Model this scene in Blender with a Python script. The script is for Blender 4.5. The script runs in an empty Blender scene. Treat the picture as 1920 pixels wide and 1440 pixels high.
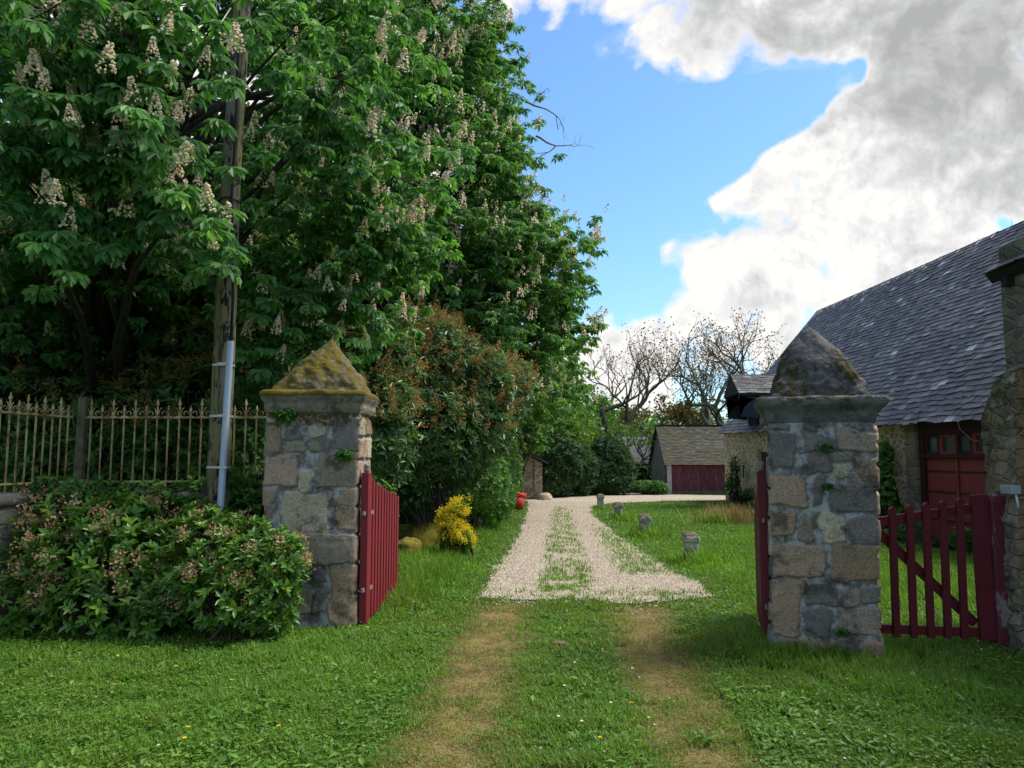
import bpy, math
import numpy as np
from mathutils import Vector

scene = bpy.context.scene
COL = scene.collection
R = math.radians
rng = np.random.default_rng(7)

# ------------------------------------------------------------------ camera, world, sun, exposure
FPX, EYE, HOR = 1443.0, 1.75, 860.0
TILT = math.atan((HOR - 720.0) / FPX)
cam_d = bpy.data.cameras.new("camera"); cam = bpy.data.objects.new("camera", cam_d); COL.objects.link(cam)
cam.location = (0, 0, EYE); cam.rotation_euler = (R(90) + TILT, 0, 0)
cam_d.sensor_width = 36.0; cam_d.lens = FPX / 1920.0 * 36.0
cam_d.clip_start = 0.05; cam_d.clip_end = 3000
scene.camera = cam
scene.view_settings.view_transform = 'Standard'; scene.view_settings.look = 'None'
scene.view_settings.exposure = 0.70; scene.view_settings.gamma = 1.0
scene.view_settings.use_curve_mapping = False
try:
    scene.cycles.max_bounces = 7; scene.cycles.diffuse_bounces = 3; scene.cycles.transmission_bounces = 4
    scene.cycles.transparent_max_bounces = 4; scene.cycles.caustics_reflective = False; scene.cycles.caustics_refractive = False
except Exception:
    pass

def ray(px, py):
    u = (px - 960.0) / FPX; v = (720.0 - py) / FPX
    return np.array([u, math.cos(TILT) - v * math.sin(TILT), math.sin(TILT) + v * math.cos(TILT)])
def at(px, py, Y):
    d = ray(px, py); t = Y / d[1]
    return np.array([d[0] * t, Y, EYE + d[2] * t])
def gr(px, py):
    d = ray(px, py); t = -EYE / d[2]
    return np.array([d[0] * t, d[1] * t, 0.0])

SUN_EL, SUN_AZ = 54.0, 78.0           # azimuth measured from +Y (ahead) towards +X (right)
sd = Vector((math.sin(R(SUN_AZ)) * math.cos(R(SUN_EL)), math.cos(R(SUN_AZ)) * math.cos(R(SUN_EL)), math.sin(R(SUN_EL))))
sun_d = bpy.data.lights.new("sun", 'SUN'); sun = bpy.data.objects.new("sun", sun_d); COL.objects.link(sun)
sun.rotation_euler = (-sd).to_track_quat('-Z', 'Y').to_euler(); sun.location = (20, 20, 40)
sun_d.energy = 3.4; sun_d.angle = R(26); sun_d.color = (1.0, 0.93, 0.80)

# ------------------------------------------------------------------ node helper
class NT:
    def __init__(s, tree): s.t = tree; s.n = tree.nodes; s.l = tree.links
    def new(s, kind, **kw):
        nd = s.n.new(kind)
        for k, v in kw.items(): setattr(nd, k, v)
        return nd
    def put(s, sock, v):
        if v is None: return
        if isinstance(v, bpy.types.NodeSocket): s.l.new(v, sock)
        elif isinstance(v, (tuple, list)) and sock.type == 'RGBA': sock.default_value = tuple(v) + ((1.0,) if len(v) == 3 else ())
        else: sock.default_value = v
    def math(s, op, a, b=None, c=None, clamp=False):
        nd = s.new('ShaderNodeMath', operation=op, use_clamp=clamp)
        s.put(nd.inputs[0], a); s.put(nd.inputs[1], b)
        if c is not None: s.put(nd.inputs[2], c)
        return nd.outputs[0]
    def vmath(s, op, a, b=None):
        nd = s.new('ShaderNodeVectorMath', operation=op)
        s.put(nd.inputs[0], a)
        if b is not None: s.put(nd.inputs[1], b)
        return nd.outputs['Value'] if op in ('DISTANCE', 'LENGTH', 'DOT_PRODUCT') else nd.outputs[0]
    def coord(s, which='Object'): return s.new('ShaderNodeTexCoord').outputs[which]
    def mapping(s, vec, scale=(1, 1, 1), rot=(0, 0, 0), loc=(0, 0, 0)):
        nd = s.new('ShaderNodeMapping'); s.put(nd.inputs[0], vec)
        nd.inputs['Scale'].default_value = scale; nd.inputs['Rotation'].default_value = rot; nd.inputs['Location'].default_value = loc
        return nd.outputs[0]
    def noise(s, vec, scale, detail=4, rough=0.55, dist=0.0):
        nd = s.new('ShaderNodeTexNoise'); s.put(nd.inputs['Vector'], vec)
        nd.inputs['Scale'].default_value = scale; nd.inputs['Detail'].default_value = detail
        nd.inputs['Roughness'].default_value = rough; nd.inputs['Distortion'].default_value = dist
        return nd.outputs[0]
    def voro(s, vec, scale, feature='F1', out=0, rand=1.0):
        nd = s.new('ShaderNodeTexVoronoi', feature=feature); s.put(nd.inputs['Vector'], vec)
        nd.inputs['Scale'].default_value = scale; nd.inputs['Randomness'].default_value = rand
        return nd.outputs[out]
    def ramp(s, f, stops, interp='LINEAR'):
        nd = s.new('ShaderNodeValToRGB'); s.put(nd.inputs[0], f); cr = nd.color_ramp; cr.interpolation = interp
        while len(cr.elements) < len(stops): cr.elements.new(0.5)
        for e, (p, c) in zip(cr.elements, stops):
            e.position = p; e.color = (c, c, c, 1) if isinstance(c, (int, float)) else tuple(c) + (1,)
        return nd.outputs[0]
    def mix(s, f, a, b, mode='MIX'):
        nd = s.new('ShaderNodeMix', data_type='RGBA', blend_type=mode)
        s.put(nd.inputs[0], f); s.put(nd.inputs[6], a); s.put(nd.inputs[7], b)
        return nd.outputs[2]
    def attr(s, name, out='Fac'): return s.new('ShaderNodeAttribute', attribute_name=name).outputs[out]
    def bump(s, h, strength=0.5, dist=0.02, normal=None):
        nd = s.new('ShaderNodeBump'); s.put(nd.inputs['Height'], h)
        nd.inputs['Strength'].default_value = strength; nd.inputs['Distance'].default_value = dist
        if normal is not None: s.l.new(normal, nd.inputs['Normal'])
        return nd.outputs[0]

def new_mat(name):
    m = bpy.data.materials.new(name); m.use_nodes = True; m.node_tree.nodes.clear()
    t = NT(m.node_tree); out = t.new('ShaderNodeOutputMaterial')
    return m, t, out
def finish(t, out, color, rough=0.7, bump=None, metal=0.0, spec=0.35):
    b = t.new('ShaderNodeBsdfPrincipled'); t.put(b.inputs['Base Color'], color); t.put(b.inputs['Roughness'], rough)
    b.inputs['Metallic'].default_value = metal; b.inputs['Specular IOR Level'].default_value = spec
    if bump is not None: t.l.new(bump, b.inputs['Normal'])
    t.l.new(b.outputs[0], out.inputs[0]); return b

# ------------------------------------------------------------------ sky with clouds
world = bpy.data.worlds.new("World"); scene.world = world; world.use_nodes = True
wt = NT(world.node_tree); wt.n.clear()
wo = wt.new('ShaderNodeOutputWorld')
sky = wt.new('ShaderNodeTexSky', sky_type='NISHITA'); sky.sun_disc = False
sky.sun_elevation = R(SUN_EL); sky.sun_rotation = R(SUN_AZ); sky.air_density = 1.15; sky.dust_density = 0.6; sky.ozone_density = 2.0
bg_sky = wt.new('ShaderNodeBackground'); wt.l.new(wt.mix(1.0, sky.outputs[0], (.74, .98, 1.18), 'MULTIPLY'), bg_sky.inputs[0]); bg_sky.inputs[1].default_value = 0.122
dirv = wt.coord('Generated')
def blobsum(lst):
    tot = None
    for px, py, sx, a in lst:
        d = ray(px, py); d = d / np.linalg.norm(d); s = sx / FPX
        dist = wt.vmath('DISTANCE', dirv, tuple(d))
        e = wt.math('MULTIPLY', dist, dist); e = wt.math('MULTIPLY', e, -1.0 / (s * s)); e = wt.math('EXPONENT', e)
        e = wt.math('MULTIPLY', e, a)
        tot = e if tot is None else wt.math('ADD', tot, e)
    return tot
CLOUD = [(1330, 40, 120, .55), (1520, -20, 230, .7), (1850, 60, 330, .8), (1080, -70, 110, .6), (1750, 300, 220, .6), (1240, 95, 55, .3), (1330, 140, 50, .3),
         (1560, 270, 60, .5), (1640, 180, 70, .4), (1560, 400, 110, .5), (1410, 470, 80, .5), (1290, 468, 52, .62), (1335, 550, 80, .5), (1255, 598, 40, .5),
         (1480, 590, 110, .5), (1700, 500, 190, .6), (1900, 400, 150, .5), (1290, 640, 70, .5), (1110, 690, 90, .9), (1210, 680, 80, .75), (1390, 640, 90, .45), (1132, 98, 22, .62), (1190, 130, 16, .5), (1400, 342, 34, 1.15), (1340, 374, 26, 1.0), (1455, 302, 40, .8), (1255, 482, 42, .65), (1225, 640, 60, .3),
         (560, 300, 400, .6), (100, 350, 500, .9)]
GAP = [(1120, 340, 170, -1.1), (1250, 290, 130, -.9), (1395, 225, 75, -.95), (1050, 110, 70, -.6), (1600, 135, 34, -.95), (1510, 165, 40, -.5), (1190, 540, 60, -.8),
       (1540, 518, 24, -.62), (1510, 575, 18, -.4), (1882, 425, 18, -.75), (1475, 220, 55, -.75), (1480, 190, 40, -1.0), (1550, 165, 32, -1.1), (1610, 138, 26, -1.0), (1345, 290, 50, -.5), (1480, 330, 24, -.25), (1160, 160, 60, -.4)]
dens = blobsum(CLOUD + GAP)
wv = wt.new('ShaderNodeTexNoise'); wt.l.new(dirv, wv.inputs['Vector']); wv.inputs['Scale'].default_value = 5; wv.inputs['Detail'].default_value = 3
warp = wt.vmath('MULTIPLY', wv.outputs[1], (.10, .10, .10)); dw = wt.vmath('ADD', dirv, warp)
n1 = wt.noise(dw, 7.0, 12, 0.62)
bil = wt.voro(dw, 15.0, 'F1')
bil2 = wt.voro(dw, 36.0, 'F1'); puff = wt.math('ADD', wt.math('MULTIPLY', wt.math('SUBTRACT', .45, bil), 1.0), wt.math('MULTIPLY', wt.math('SUBTRACT', .45, bil2), .42))
fld = wt.math('ADD', dens, wt.math('MULTIPLY', wt.math('SUBTRACT', n1, 0.5), 3.0))
fld = wt.math('ADD', fld, puff)
sxyz = wt.new('ShaderNodeSeparateXYZ'); wt.l.new(dirv, sxyz.inputs[0]); fld = wt.math('ADD', fld, wt.math('MAXIMUM', wt.math('MAXIMUM', wt.math('MULTIPLY', sxyz.outputs[1], -.7), wt.math('MULTIPLY', wt.math('SUBTRACT', sxyz.outputs[2], .62), 2.5)), 0.0))
wn = wt.noise(wt.mapping(dw, (5, 5, 14), loc=(.3, .7, .1)), 1.6, 9, .66)
wisp = wt.math('MULTIPLY', wt.ramp(wn, [(.54, 0.0), (.80, .55)]), wt.ramp(fld, [(-.55, 0.0), (.30, 1.0)]))
cmask = wt.math('MAXIMUM', wt.ramp(fld, [(0.34, 0.0), (0.48, 0.34), (0.74, 1.0)]), wisp)
grey = blobsum([(1330, 10, 95, .34), (1560, -20, 190, .40), (1880, 40, 240, .62), (1730, 200, 80, .22), (1080, -80, 90, .25), (1950, 250, 90, .30), (1410, 590, 70, .24), (200, 200, 600, .12)])
shift = wt.vmath('ADD', dw, (-.016, -.004, .020)); n3 = wt.noise(shift, 7.0, 12, 0.62); n4 = wt.noise(dw, 15.0, 8, .62)
shade = wt.math('ADD', grey, wt.math('MULTIPLY', wt.math('SUBTRACT', n3, n1), 2.2))
shade = wt.math('ADD', shade, wt.math('MULTIPLY', wt.math('SUBTRACT', n4, .47), .85)); shade = wt.math('ADD', shade, wt.math('ADD', wt.math('MULTIPLY', puff, -.34), -.09))
n5 = wt.noise(dw, 22.0, 6, .6); n6 = wt.noise(wt.vmath('ADD', dw, (-.006, -.002, .009)), 22.0, 6, .6); shade = wt.math('ADD', shade, wt.math('MULTIPLY', wt.math('SUBTRACT', n6, n5), 1.3))
edge = wt.ramp(fld, [(0.48, 0.0), (1.0, 1.0)])
shade = wt.math('MULTIPLY', shade, edge)
ccol = wt.ramp(shade, [(0.0, (1.0, 0.98, 0.95)), (0.22, (0.84, 0.83, 0.84)), (0.50, (0.64, 0.645, 0.65)), (0.95, (0.45, 0.46, 0.45))])
bg_c = wt.new('ShaderNodeBackground'); wt.l.new(ccol, bg_c.inputs[0]); bg_c.inputs[1].default_value = 0.635
mx = wt.new('ShaderNodeMixShader'); wt.l.new(cmask, mx.inputs[0]); wt.l.new(bg_sky.outputs[0], mx.inputs[1]); wt.l.new(bg_c.outputs[0], mx.inputs[2])
wt.l.new(mx.outputs[0], wo.inputs[0])

# ------------------------------------------------------------------ mesh helpers
def link_mesh(name, V, quads=None, tris=None, mat=None, parent=None, attrs=None, cols=None, smooth=False):
    V = np.asarray(V, dtype=np.float32).reshape(-1, 3)
    me = bpy.data.meshes.new(name); me.vertices.add(len(V)); me.vertices.foreach_set('co', V.ravel())
    loops, starts = [], []; n = 0
    for arr, k in ((quads, 4), (tris, 3)):
        if arr is None: continue
        arr = np.asarray(arr, dtype=np.int32).reshape(-1, k)
        if not len(arr): continue
        loops.append(arr.ravel()); starts.append(n + np.arange(len(arr), dtype=np.int32) * k); n += arr.size
    lo = np.concatenate(loops); st = np.concatenate(starts)
    me.loops.add(len(lo)); me.loops.foreach_set('vertex_index', lo)
    me.polygons.add(len(st)); me.polygons.foreach_set('loop_start', st)
    me.polygons.foreach_set('use_smooth', np.full(len(st), smooth))
    for k, a in (attrs or {}).items():
        at_ = me.attributes.new(k, 'FLOAT', 'POINT'); at_.data.foreach_set('value', np.asarray(a, dtype=np.float32).ravel())
    for k, a in (cols or {}).items():
        at_ = me.attributes.new(k, 'FLOAT_COLOR', 'POINT'); a = np.asarray(a, dtype=np.float32)
        if a.shape[1] == 3: a = np.hstack([a, np.ones((len(a), 1), np.float32)])
        at_.data.foreach_set('color', a.ravel())
    me.update(calc_edges=True); me.validate()
    if mat is not None: me.materials.append(mat)
    o = bpy.data.objects.new(name, me); COL.objects.link(o)
    if parent is not None: o.parent = parent
    return o

def unit(v):
    v = np.asarray(v, dtype=float)
    return v / np.maximum(np.linalg.norm(v, axis=-1, keepdims=True), 1e-9)

class Geo:
    def __init__(s): s.V = []; s.Q = []; s.T = []; s.A = []; s.n = 0
    def add(s, V, quads=None, tris=None, tone=0.5):
        V = np.asarray(V, float).reshape(-1, 3)
        if quads is not None and len(quads): s.Q.append(np.asarray(quads, int).reshape(-1, 4) + s.n)
        if tris is not None and len(tris): s.T.append(np.asarray(tris, int).reshape(-1, 3) + s.n)
        s.V.append(V); s.A.append(np.broadcast_to(np.asarray(tone, float), (len(V),)) if np.ndim(tone) == 0 else np.asarray(tone, float)); s.n += len(V)
        return s
    def box(s, lo, hi, rot=0.0, piv=(0, 0), tone=0.5, lean=(0, 0)):
        x0, y0, z0 = lo; x1, y1, z1 = hi
        v = np.array([[x0, y0, z0], [x1, y0, z0], [x1, y1, z0], [x0, y1, z0], [x0, y0, z1], [x1, y0, z1], [x1, y1, z1], [x0, y1, z1]], float)
        if rot:
            c, sn = math.cos(rot), math.sin(rot); p = v[:, :2] - piv
            v[:, 0] = p[:, 0] * c - p[:, 1] * sn + piv[0]; v[:, 1] = p[:, 0] * sn + p[:, 1] * c + piv[1]
        v[4:, 0] += lean[0]; v[4:, 1] += lean[1]
        return s.add(v, [[3, 2, 1, 0], [4, 5, 6, 7], [0, 1, 5, 4], [1, 2, 6, 5], [2, 3, 7, 6], [3, 0, 4, 7]], tone=tone)
    def hexa(s, v, tone=0.5):
        return s.add(v, [[3, 2, 1, 0], [4, 5, 6, 7], [0, 1, 5, 4], [1, 2, 6, 5], [2, 3, 7, 6], [3, 0, 4, 7]], tone=tone)
    def beam(s, a, b, w, h, up=(0, 0, 1), tone=0.5):
        a = np.asarray(a, float); b = np.asarray(b, float); d = unit(b - a); sd_ = unit(np.cross(d, up)); u = np.cross(sd_, d)
        v = []
        for p in (a, b):
            for i, j in ((-1, -1), (1, -1), (1, 1), (-1, 1)): v.append(p + sd_ * i * w / 2 + u * j * h / 2)
        return s.add(v, [[0, 1, 2, 3], [7, 6, 5, 4], [1, 0, 4, 5], [2, 1, 5, 6], [3, 2, 6, 7], [0, 3, 7, 4]], tone=tone)
    def tube(s, pts, rad, n=7, tone=0.5, cap=True):
        pts = np.asarray(pts, float); m = len(pts); rad = np.broadcast_to(np.asarray(rad, float), (m,))
        d = np.gradient(pts, axis=0); d = unit(d); ref = np.array([0.31, 0.22, 0.92]) if abs(d[0][2]) < 0.9 else np.array([1.0, 0.1, 0])
        a = unit(np.cross(d, ref)); b = np.cross(d, a); th = np.arange(n) * 2 * np.pi / n
        V = pts[:, None, :] + rad[:, None, None] * (np.cos(th)[None, :, None] * a[:, None, :] + np.sin(th)[None, :, None] * b[:, None, :])
        i = np.arange(m - 1)[:, None] * n; j = np.arange(n)[None, :]; k = (j + 1) % n
        Q = np.stack([i + j, i + k, i + n + k, i + n + j], -1).reshape(-1, 4)
        T = None; V = V.reshape(-1, 3)
        if cap:
            V = np.vstack([V, pts[0], pts[-1]]); c0 = m * n; base = (m - 1) * n
            T = [[c0, (q + 1) % n, q] for q in range(n)] + [[c0 + 1, base + q, base + (q + 1) % n] for q in range(n)]
        return s.add(V, Q, T, tone)
    def lathe(s, prof, c, n=20, tone=0.5, tilt=None):
        prof = np.asarray(prof, float); th = np.arange(n) * 2 * np.pi / n; m = len(prof)
        V = np.stack([prof[:, 0][:, None] * np.cos(th), prof[:, 0][:, None] * np.sin(th), np.broadcast_to(prof[:, 1][:, None], (m, n))], -1).reshape(-1, 3)
        if tilt is not None: V = V @ tilt.T
        V = V + np.asarray(c)
        i = np.arange(m - 1)[:, None] * n; j = np.arange(n)[None, :]; k = (j + 1) % n
        return s.add(V, np.stack([i + j, i + k, i + n + k, i + n + j], -1).reshape(-1, 4), tone=tone)
    def build(s, name, mat, parent=None, smooth=False, bevel=0.0):
        o = link_mesh(name, np.vstack(s.V), np.vstack(s.Q) if s.Q else None, np.vstack(s.T) if s.T else None, mat, parent, {'tone': np.concatenate(s.A)}, smooth=smooth)
        if bevel:
            b = o.modifiers.new('bevel', 'BEVEL'); b.width = bevel; b.segments = 2; b.limit_method = 'ANGLE'
        return o

def tag(o, label=None, cat=None, group=None, kind=None):
    if label: o['label'] = label
    if cat: o['category'] = cat
    if group: o['group'] = group
    if kind: o['kind'] = kind
    return o
def thing(name, label, cat, loc=(0, 0, 0), group=None):
    o = bpy.data.objects.new(name, None); COL.objects.link(o); o.location = tuple(float(q) for q in loc); o.empty_display_size = 0.1
    return tag(o, label, cat, group)
def adopt(root, o):
    """parent a mesh built in world coordinates to its thing without moving it"""
    o.parent = root; o.matrix_parent_inverse.translation = -Vector(root.location)
    return o
def adopt2(part, o):
    o.parent = part
    return o

# vectorised value noise
def hsh(ix, iy, iz, seed):
    h = (ix * 374761393 + iy * 668265263 + iz * 2147483647 + seed * 974711) & 0xffffffff
    h = ((h ^ (h >> 13)) * 1274126177) & 0xffffffff
    return ((h ^ (h >> 16)) & 0xffff) / 65535.0
def vnoise(P, seed=0):
    P = np.asarray(P, float); I = np.floor(P).astype(np.int64); F = P - I; F = F * F * (3 - 2 * F); out = 0
    for dx in (0, 1):
        for dy in (0, 1):
            for dz in (0, 1):
                w = (F[:, 0] if dx else 1 - F[:, 0]) * (F[:, 1] if dy else 1 - F[:, 1]) * (F[:, 2] if dz else 1 - F[:, 2])
                out = out + w * hsh(I[:, 0] + dx, I[:, 1] + dy, I[:, 2] + dz, seed)
    return out
def fbm(P, octs=4, seed=0, gain=0.5):
    P = np.asarray(P, float); a = 1.0; t = 0; s = 0
    for o in range(octs):
        t = t + a * (vnoise(P * (2 ** o) + 17.3 * o, seed + o) - 0.5); s += a; a *= gain
    return t / s
def sstep(a, b, x):
    t = np.clip((x - a) / (b - a), 0, 1); return t * t * (3 - 2 * t)
def n2(x, y, sc, seed=0, octs=3):
    x = np.asarray(x, float); return fbm(np.stack([x * sc, np.asarray(y, float) * sc, np.zeros_like(x)], -1), octs, seed)

# leaves -------------------------------------------------------------
def _tpl(kind):
    if kind == 'oval':      # elliptical leaf folded along its midrib
        v = [(0, 0, 0), (.45, 0, 0), (1, 0, 0), (.25, -.75, .1), (.62, -.85, .08), (.25, .75, .1), (.62, .85, .08)]
        f = [(0, 1, 3), (3, 1, 4), (4, 1, 2), (0, 5, 1), (5, 6, 1), (6, 2, 1)]
    elif kind == 'obov':    # obovate chestnut leaflet
        v = [(0, 0, 0), (.5, 0, 0), (1, 0, 0), (.3, -.42, .08), (.72, -1, .1), (.3, .42, .08), (.72, 1, .1)]
        f = [(0, 1, 3), (3, 1, 4), (4, 1, 2), (0, 5, 1), (5, 6, 1), (6, 2, 1)]
    elif kind == 'dia':
        v = [(0, 0, 0), (.6, -1, .1), (1, 0, 0), (.6, 1, .1)]; f = [(0, 2, 1), (0, 3, 2)]
    else:                   # blade
        v = [(0, -1, 0), (0, 1, 0), (.55, -.75, 0), (.55, .75, 0), (1, 0, 0)]; f = [(0, 1, 3), (0, 3, 2), (2, 3, 4)]
    return np.array(v, float), np.array(f, int)
def leaves(P, D, N, L, W, kind='oval', droop=0.15):
    """arrays of leaves -> verts, tris; W is the half width"""
    tv, tf = _tpl(kind); P = np.asarray(P, float); n = len(P)
    D = unit(D); S = unit(np.cross(D, N)); N = np.cross(S, D)
    L = np.broadcast_to(L, (n,)); W = np.broadcast_to(W, (n,)); droop = np.broadcast_to(droop, (n,))
    t, sx, h = tv[:, 0], tv[:, 1], tv[:, 2]
    V = P[:, None, :] + D[:, None, :] * (L[:, None] * t)[..., None] + S[:, None, :] * (W[:, None] * sx)[..., None] \
        + N[:, None, :] * (L[:, None] * (h[None, :] - droop[:, None] * (t ** 2)[None, :]))[..., None]
    F = tf[None] + (np.arange(n) * len(tv))[:, None, None]
    return V.reshape(-1, 3), F.reshape(-1, 3), len(tv)
def leaf_obj(name, mat, parts, parent=None, **kw):
    """parts: list of (V, F, tone per vertex)"""
    Vs, Fs, As = [], [], []; n = 0
    for V, F, A in parts:
        Vs.append(V); Fs.append(F + n); As.append(A); n += len(V)
    return link_mesh(name, np.vstack(Vs), None, np.vstack(Fs), mat, parent, {'tone': np.concatenate(As)}, **kw)
def rdir(n, r):
    return unit(r.normal(size=(n, 3)))

# ------------------------------------------------------------------ materials
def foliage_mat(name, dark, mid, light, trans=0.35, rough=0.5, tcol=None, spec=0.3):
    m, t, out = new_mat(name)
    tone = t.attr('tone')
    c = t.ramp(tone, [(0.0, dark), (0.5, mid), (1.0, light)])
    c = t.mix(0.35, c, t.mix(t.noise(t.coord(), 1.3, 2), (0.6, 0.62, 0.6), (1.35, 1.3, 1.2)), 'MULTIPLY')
    b = t.new('ShaderNodeBsdfPrincipled'); t.put(b.inputs['Base Color'], c); b.inputs['Roughness'].default_value = rough
    b.inputs['Specular IOR Level'].default_value = spec
    tr = t.new('ShaderNodeBsdfTranslucent'); t.put(tr.inputs[0], t.mix(1.0, c, tcol or (1.5, 1.6, 0.6), 'MULTIPLY'))
    mxs = t.new('ShaderNodeMixShader'); mxs.inputs[0].default_value = trans
    t.l.new(b.outputs[0], mxs.inputs[1]); t.l.new(tr.outputs[0], mxs.inputs[2]); t.l.new(mxs.outputs[0], out.inputs[0])
    return m
M = {}
M['chestnut'] = foliage_mat('chestnut_leaf', (.048, .130, .042), (.092, .232, .066), (.19, .37, .095), 0.46, 0.42)
M['chestnut_far'] = foliage_mat('chestnut_leaf_far', (.048, .122, .036), (.090, .212, .058), (.18, .34, .09), 0.45, 0.5)
M['laurel'] = foliage_mat('laurel_leaf', (.032, .080, .024), (.075, .155, .048), (.17, .26, .10), 0.28, 0.36, spec=.5)
M['skimmia'] = foliage_mat('evergreen_leaf', (.040, .11, .016), (.095, .22, .028), (.28, .42, .05), 0.3, 0.36, spec=.5)
M['ivy'] = foliage_mat('ivy_leaf', (.028, .085, .018), (.065, .175, .030), (.15, .29, .06), 0.35, 0.45)
M['conifer'] = foliage_mat('conifer_spray', (.018, .048, .022), (.038, .092, .034), (.11, .19, .05), 0.22, 0.6)
M['wood_green'] = foliage_mat('spring_leaf', (.04, .10, .02), (.09, .18, .035), (.17, .27, .06), 0.4, 0.5)
M['bronze_leaf'] = foliage_mat('bronze_leaf', (.055, .045, .018), (.11, .085, .03), (.17, .14, .04), 0.4, 0.5, (1.3, 1.2, .6))
M['grass'] = foliage_mat('grass_blade', (.20, .18, .04), (.094, .225, .026), (.24, .40, .055), 0.40, 0.5)
M['weed'] = foliage_mat('weed_leaf', (.05, .13, .020), (.10, .22, .030), (.22, .36, .06), 0.38, 0.45)
M['dry_grass'] = foliage_mat('dry_grass', (.20, .14, .05), (.30, .21, .08), (.40, .30, .13), 0.3, 0.6, (1.2, 1.1, .8))
M['dry_moss'] = foliage_mat('dry_moss', (.22, .19, .065), (.29, .255, .08), (.20, .24, .05), 0.25, 0.8, (1.1, 1.0, .6))
M['brown_flower'] = foliage_mat('spent_flower', (.22, .125, .042), (.35, .21, .070), (.47, .31, .12), 0.3, 0.6, (1.2, 1.1, .8))
M['pink_flower'] = foliage_mat('faded_flower', (.30, .15, .09), (.48, .29, .17), (.62, .46, .27), 0.3, 0.6, (1.1, 1.05, .9))
M['cream'] = foliage_mat('cream_flower', (.62, .44, .26), (.84, .70, .45), (.90, .82, .60), 0.25, 0.6, (1, 1, .9))
M['yellow'] = foliage_mat('yellow_flower', (.66, .48, .01), (.80, .64, .02), (.86, .74, .05), 0.25, 0.5, (1, 1, .5))
M['white'] = foliage_mat('white_petal', (.75, .75, .72), (.8, .8, .78), (.85, .85, .82), 0.2, 0.5, (1, 1, 1))
M['moss_leaf'] = foliage_mat('moss', (.10, .085, .012), (.20, .165, .018), (.32, .27, .03), 0.2, 0.85, (1.1, 1.1, .6))

def bark_mat(name, a, b, sc=1.0):
    m, t, out = new_mat(name); co = t.mapping(t.coord(), (6 * sc, 6 * sc, 1.2 * sc))
    n = t.noise(co, 3, 6, .65); c = t.mix(t.ramp(n, [(.35, 0), (.68, 1)]), a, b)
    finish(t, out, c, 0.9, t.bump(n, .8, .03)); return m
M['bark'] = bark_mat('dark_bark', (.018, .015, .011), (.065, .055, .04))
M['bark_grey'] = bark_mat('grey_bark', (.05, .042, .032), (.14, .115, .085))
M['twig'] = bark_mat('twig_bark', (.06, .045, .032), (.13, .10, .075))
M['dead_twig'] = bark_mat('dead_twig', (.12, .10, .085), (.24, .21, .18))

def rubble_mat(name, mortar, cols, scale=(5, 5, 9), mort_w=0.06, bump=0.7, stain=(.05, .045, .04), stain_amt=.5, moss=None):
    m, t, out = new_mat(name); co = t.coord()
    wob = t.noise(co, 3.5, 4, .6); cv = t.new('ShaderNodeMixRGB'); cv.inputs[0].default_value = .06
    t.l.new(co, cv.inputs[1]); t.l.new(t.new('ShaderNodeTexNoise').outputs[1], cv.inputs[2])
    cm = t.mapping(cv.outputs[0], scale)
    ed = t.voro(cm, 1.0, 'DISTANCE_TO_EDGE'); cell = t.voro(cm, 1.0, 'F1', 'Color')
    sep = t.new('ShaderNodeSeparateColor'); t.l.new(cell, sep.inputs[0])
    sc = t.ramp(sep.outputs[0], [(i / (len(cols) - 1), c) for i, c in enumerate(cols)])
    fine = t.noise(co, 38, 6, .7); sc = t.mix(.5, sc, t.mix(fine, (.45, .45, .45), (1.5, 1.5, 1.5)), 'MULTIPLY')
    edn = t.math('ADD', ed, t.math('MULTIPLY', t.math('SUBTRACT', wob, .5), .22))
    mk = t.ramp(edn, [(mort_w, 0), (mort_w + .07, 1)])
    mo = t.mix(.5, mortar, t.mix(t.noise(co, 22, 5, .7), (.55, .55, .55), (1.4, 1.4, 1.4)), 'MULTIPLY')
    c = t.mix(mk, mo, sc)
    st = t.ramp(t.noise(co, 1.1, 5, .65), [(.5, 0), (.72, stain_amt)]); c = t.mix(st, c, stain)
    if moss:
        ms = t.ramp(t.noise(co, 2.3, 6, .7), [(.55, 0), (.7, .8)]); c = t.mix(ms, c, moss)
    h = t.math('ADD', t.math('MULTIPLY', mk, 1.0), t.math('MULTIPLY', fine, .5))
    finish(t, out, c, 0.92, t.bump(h, bump, .035)); return m
M['barn_wall'] = rubble_mat('barn_rubble', (.60, .50, .31), [(.20, .14, .08), (.38, .29, .17), (.28, .20, .125), (.46, .37, .23), (.15, .115, .085)], (4.2, 4.2, 7.5), .10)
M['quoin'] = rubble_mat('quoin_stone', (.28, .25, .19), [(.20, .18, .14), (.30, .25, .17), (.24, .16, .10), (.16, .15, .13)], (2.5, 2.5, 5.5), .03)
M['stub_wall'] = rubble_mat('stub_rubble', (.22, .20, .145), [(.15, .135, .10), (.27, .235, .16), (.19, .17, .125), (.12, .115, .095)], (4.5, 4.5, 9), .04, .9, (.02, .02, .018), .75)
M['outhouse'] = rubble_mat('outhouse_rubble', (.60, .52, .40), [(.22, .16, .11), (.42, .31, .20), (.30, .23, .18), (.52, .40, .26)], (4, 4, 8), .05)
M['shed_side'] = rubble_mat('shed_side', (.16, .145, .12), [(.12, .105, .085), (.17, .145, .11), (.10, .09, .075)], (3, 3, 7), .04, .4)
M['low_wall'] = rubble_mat('low_wall_stone', (.20, .19, .16), [(.14, .13, .11), (.28, .25, .20), (.18, .15, .12)], (3, 3, 6), .05, .7, moss=(.07, .075, .015))

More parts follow.
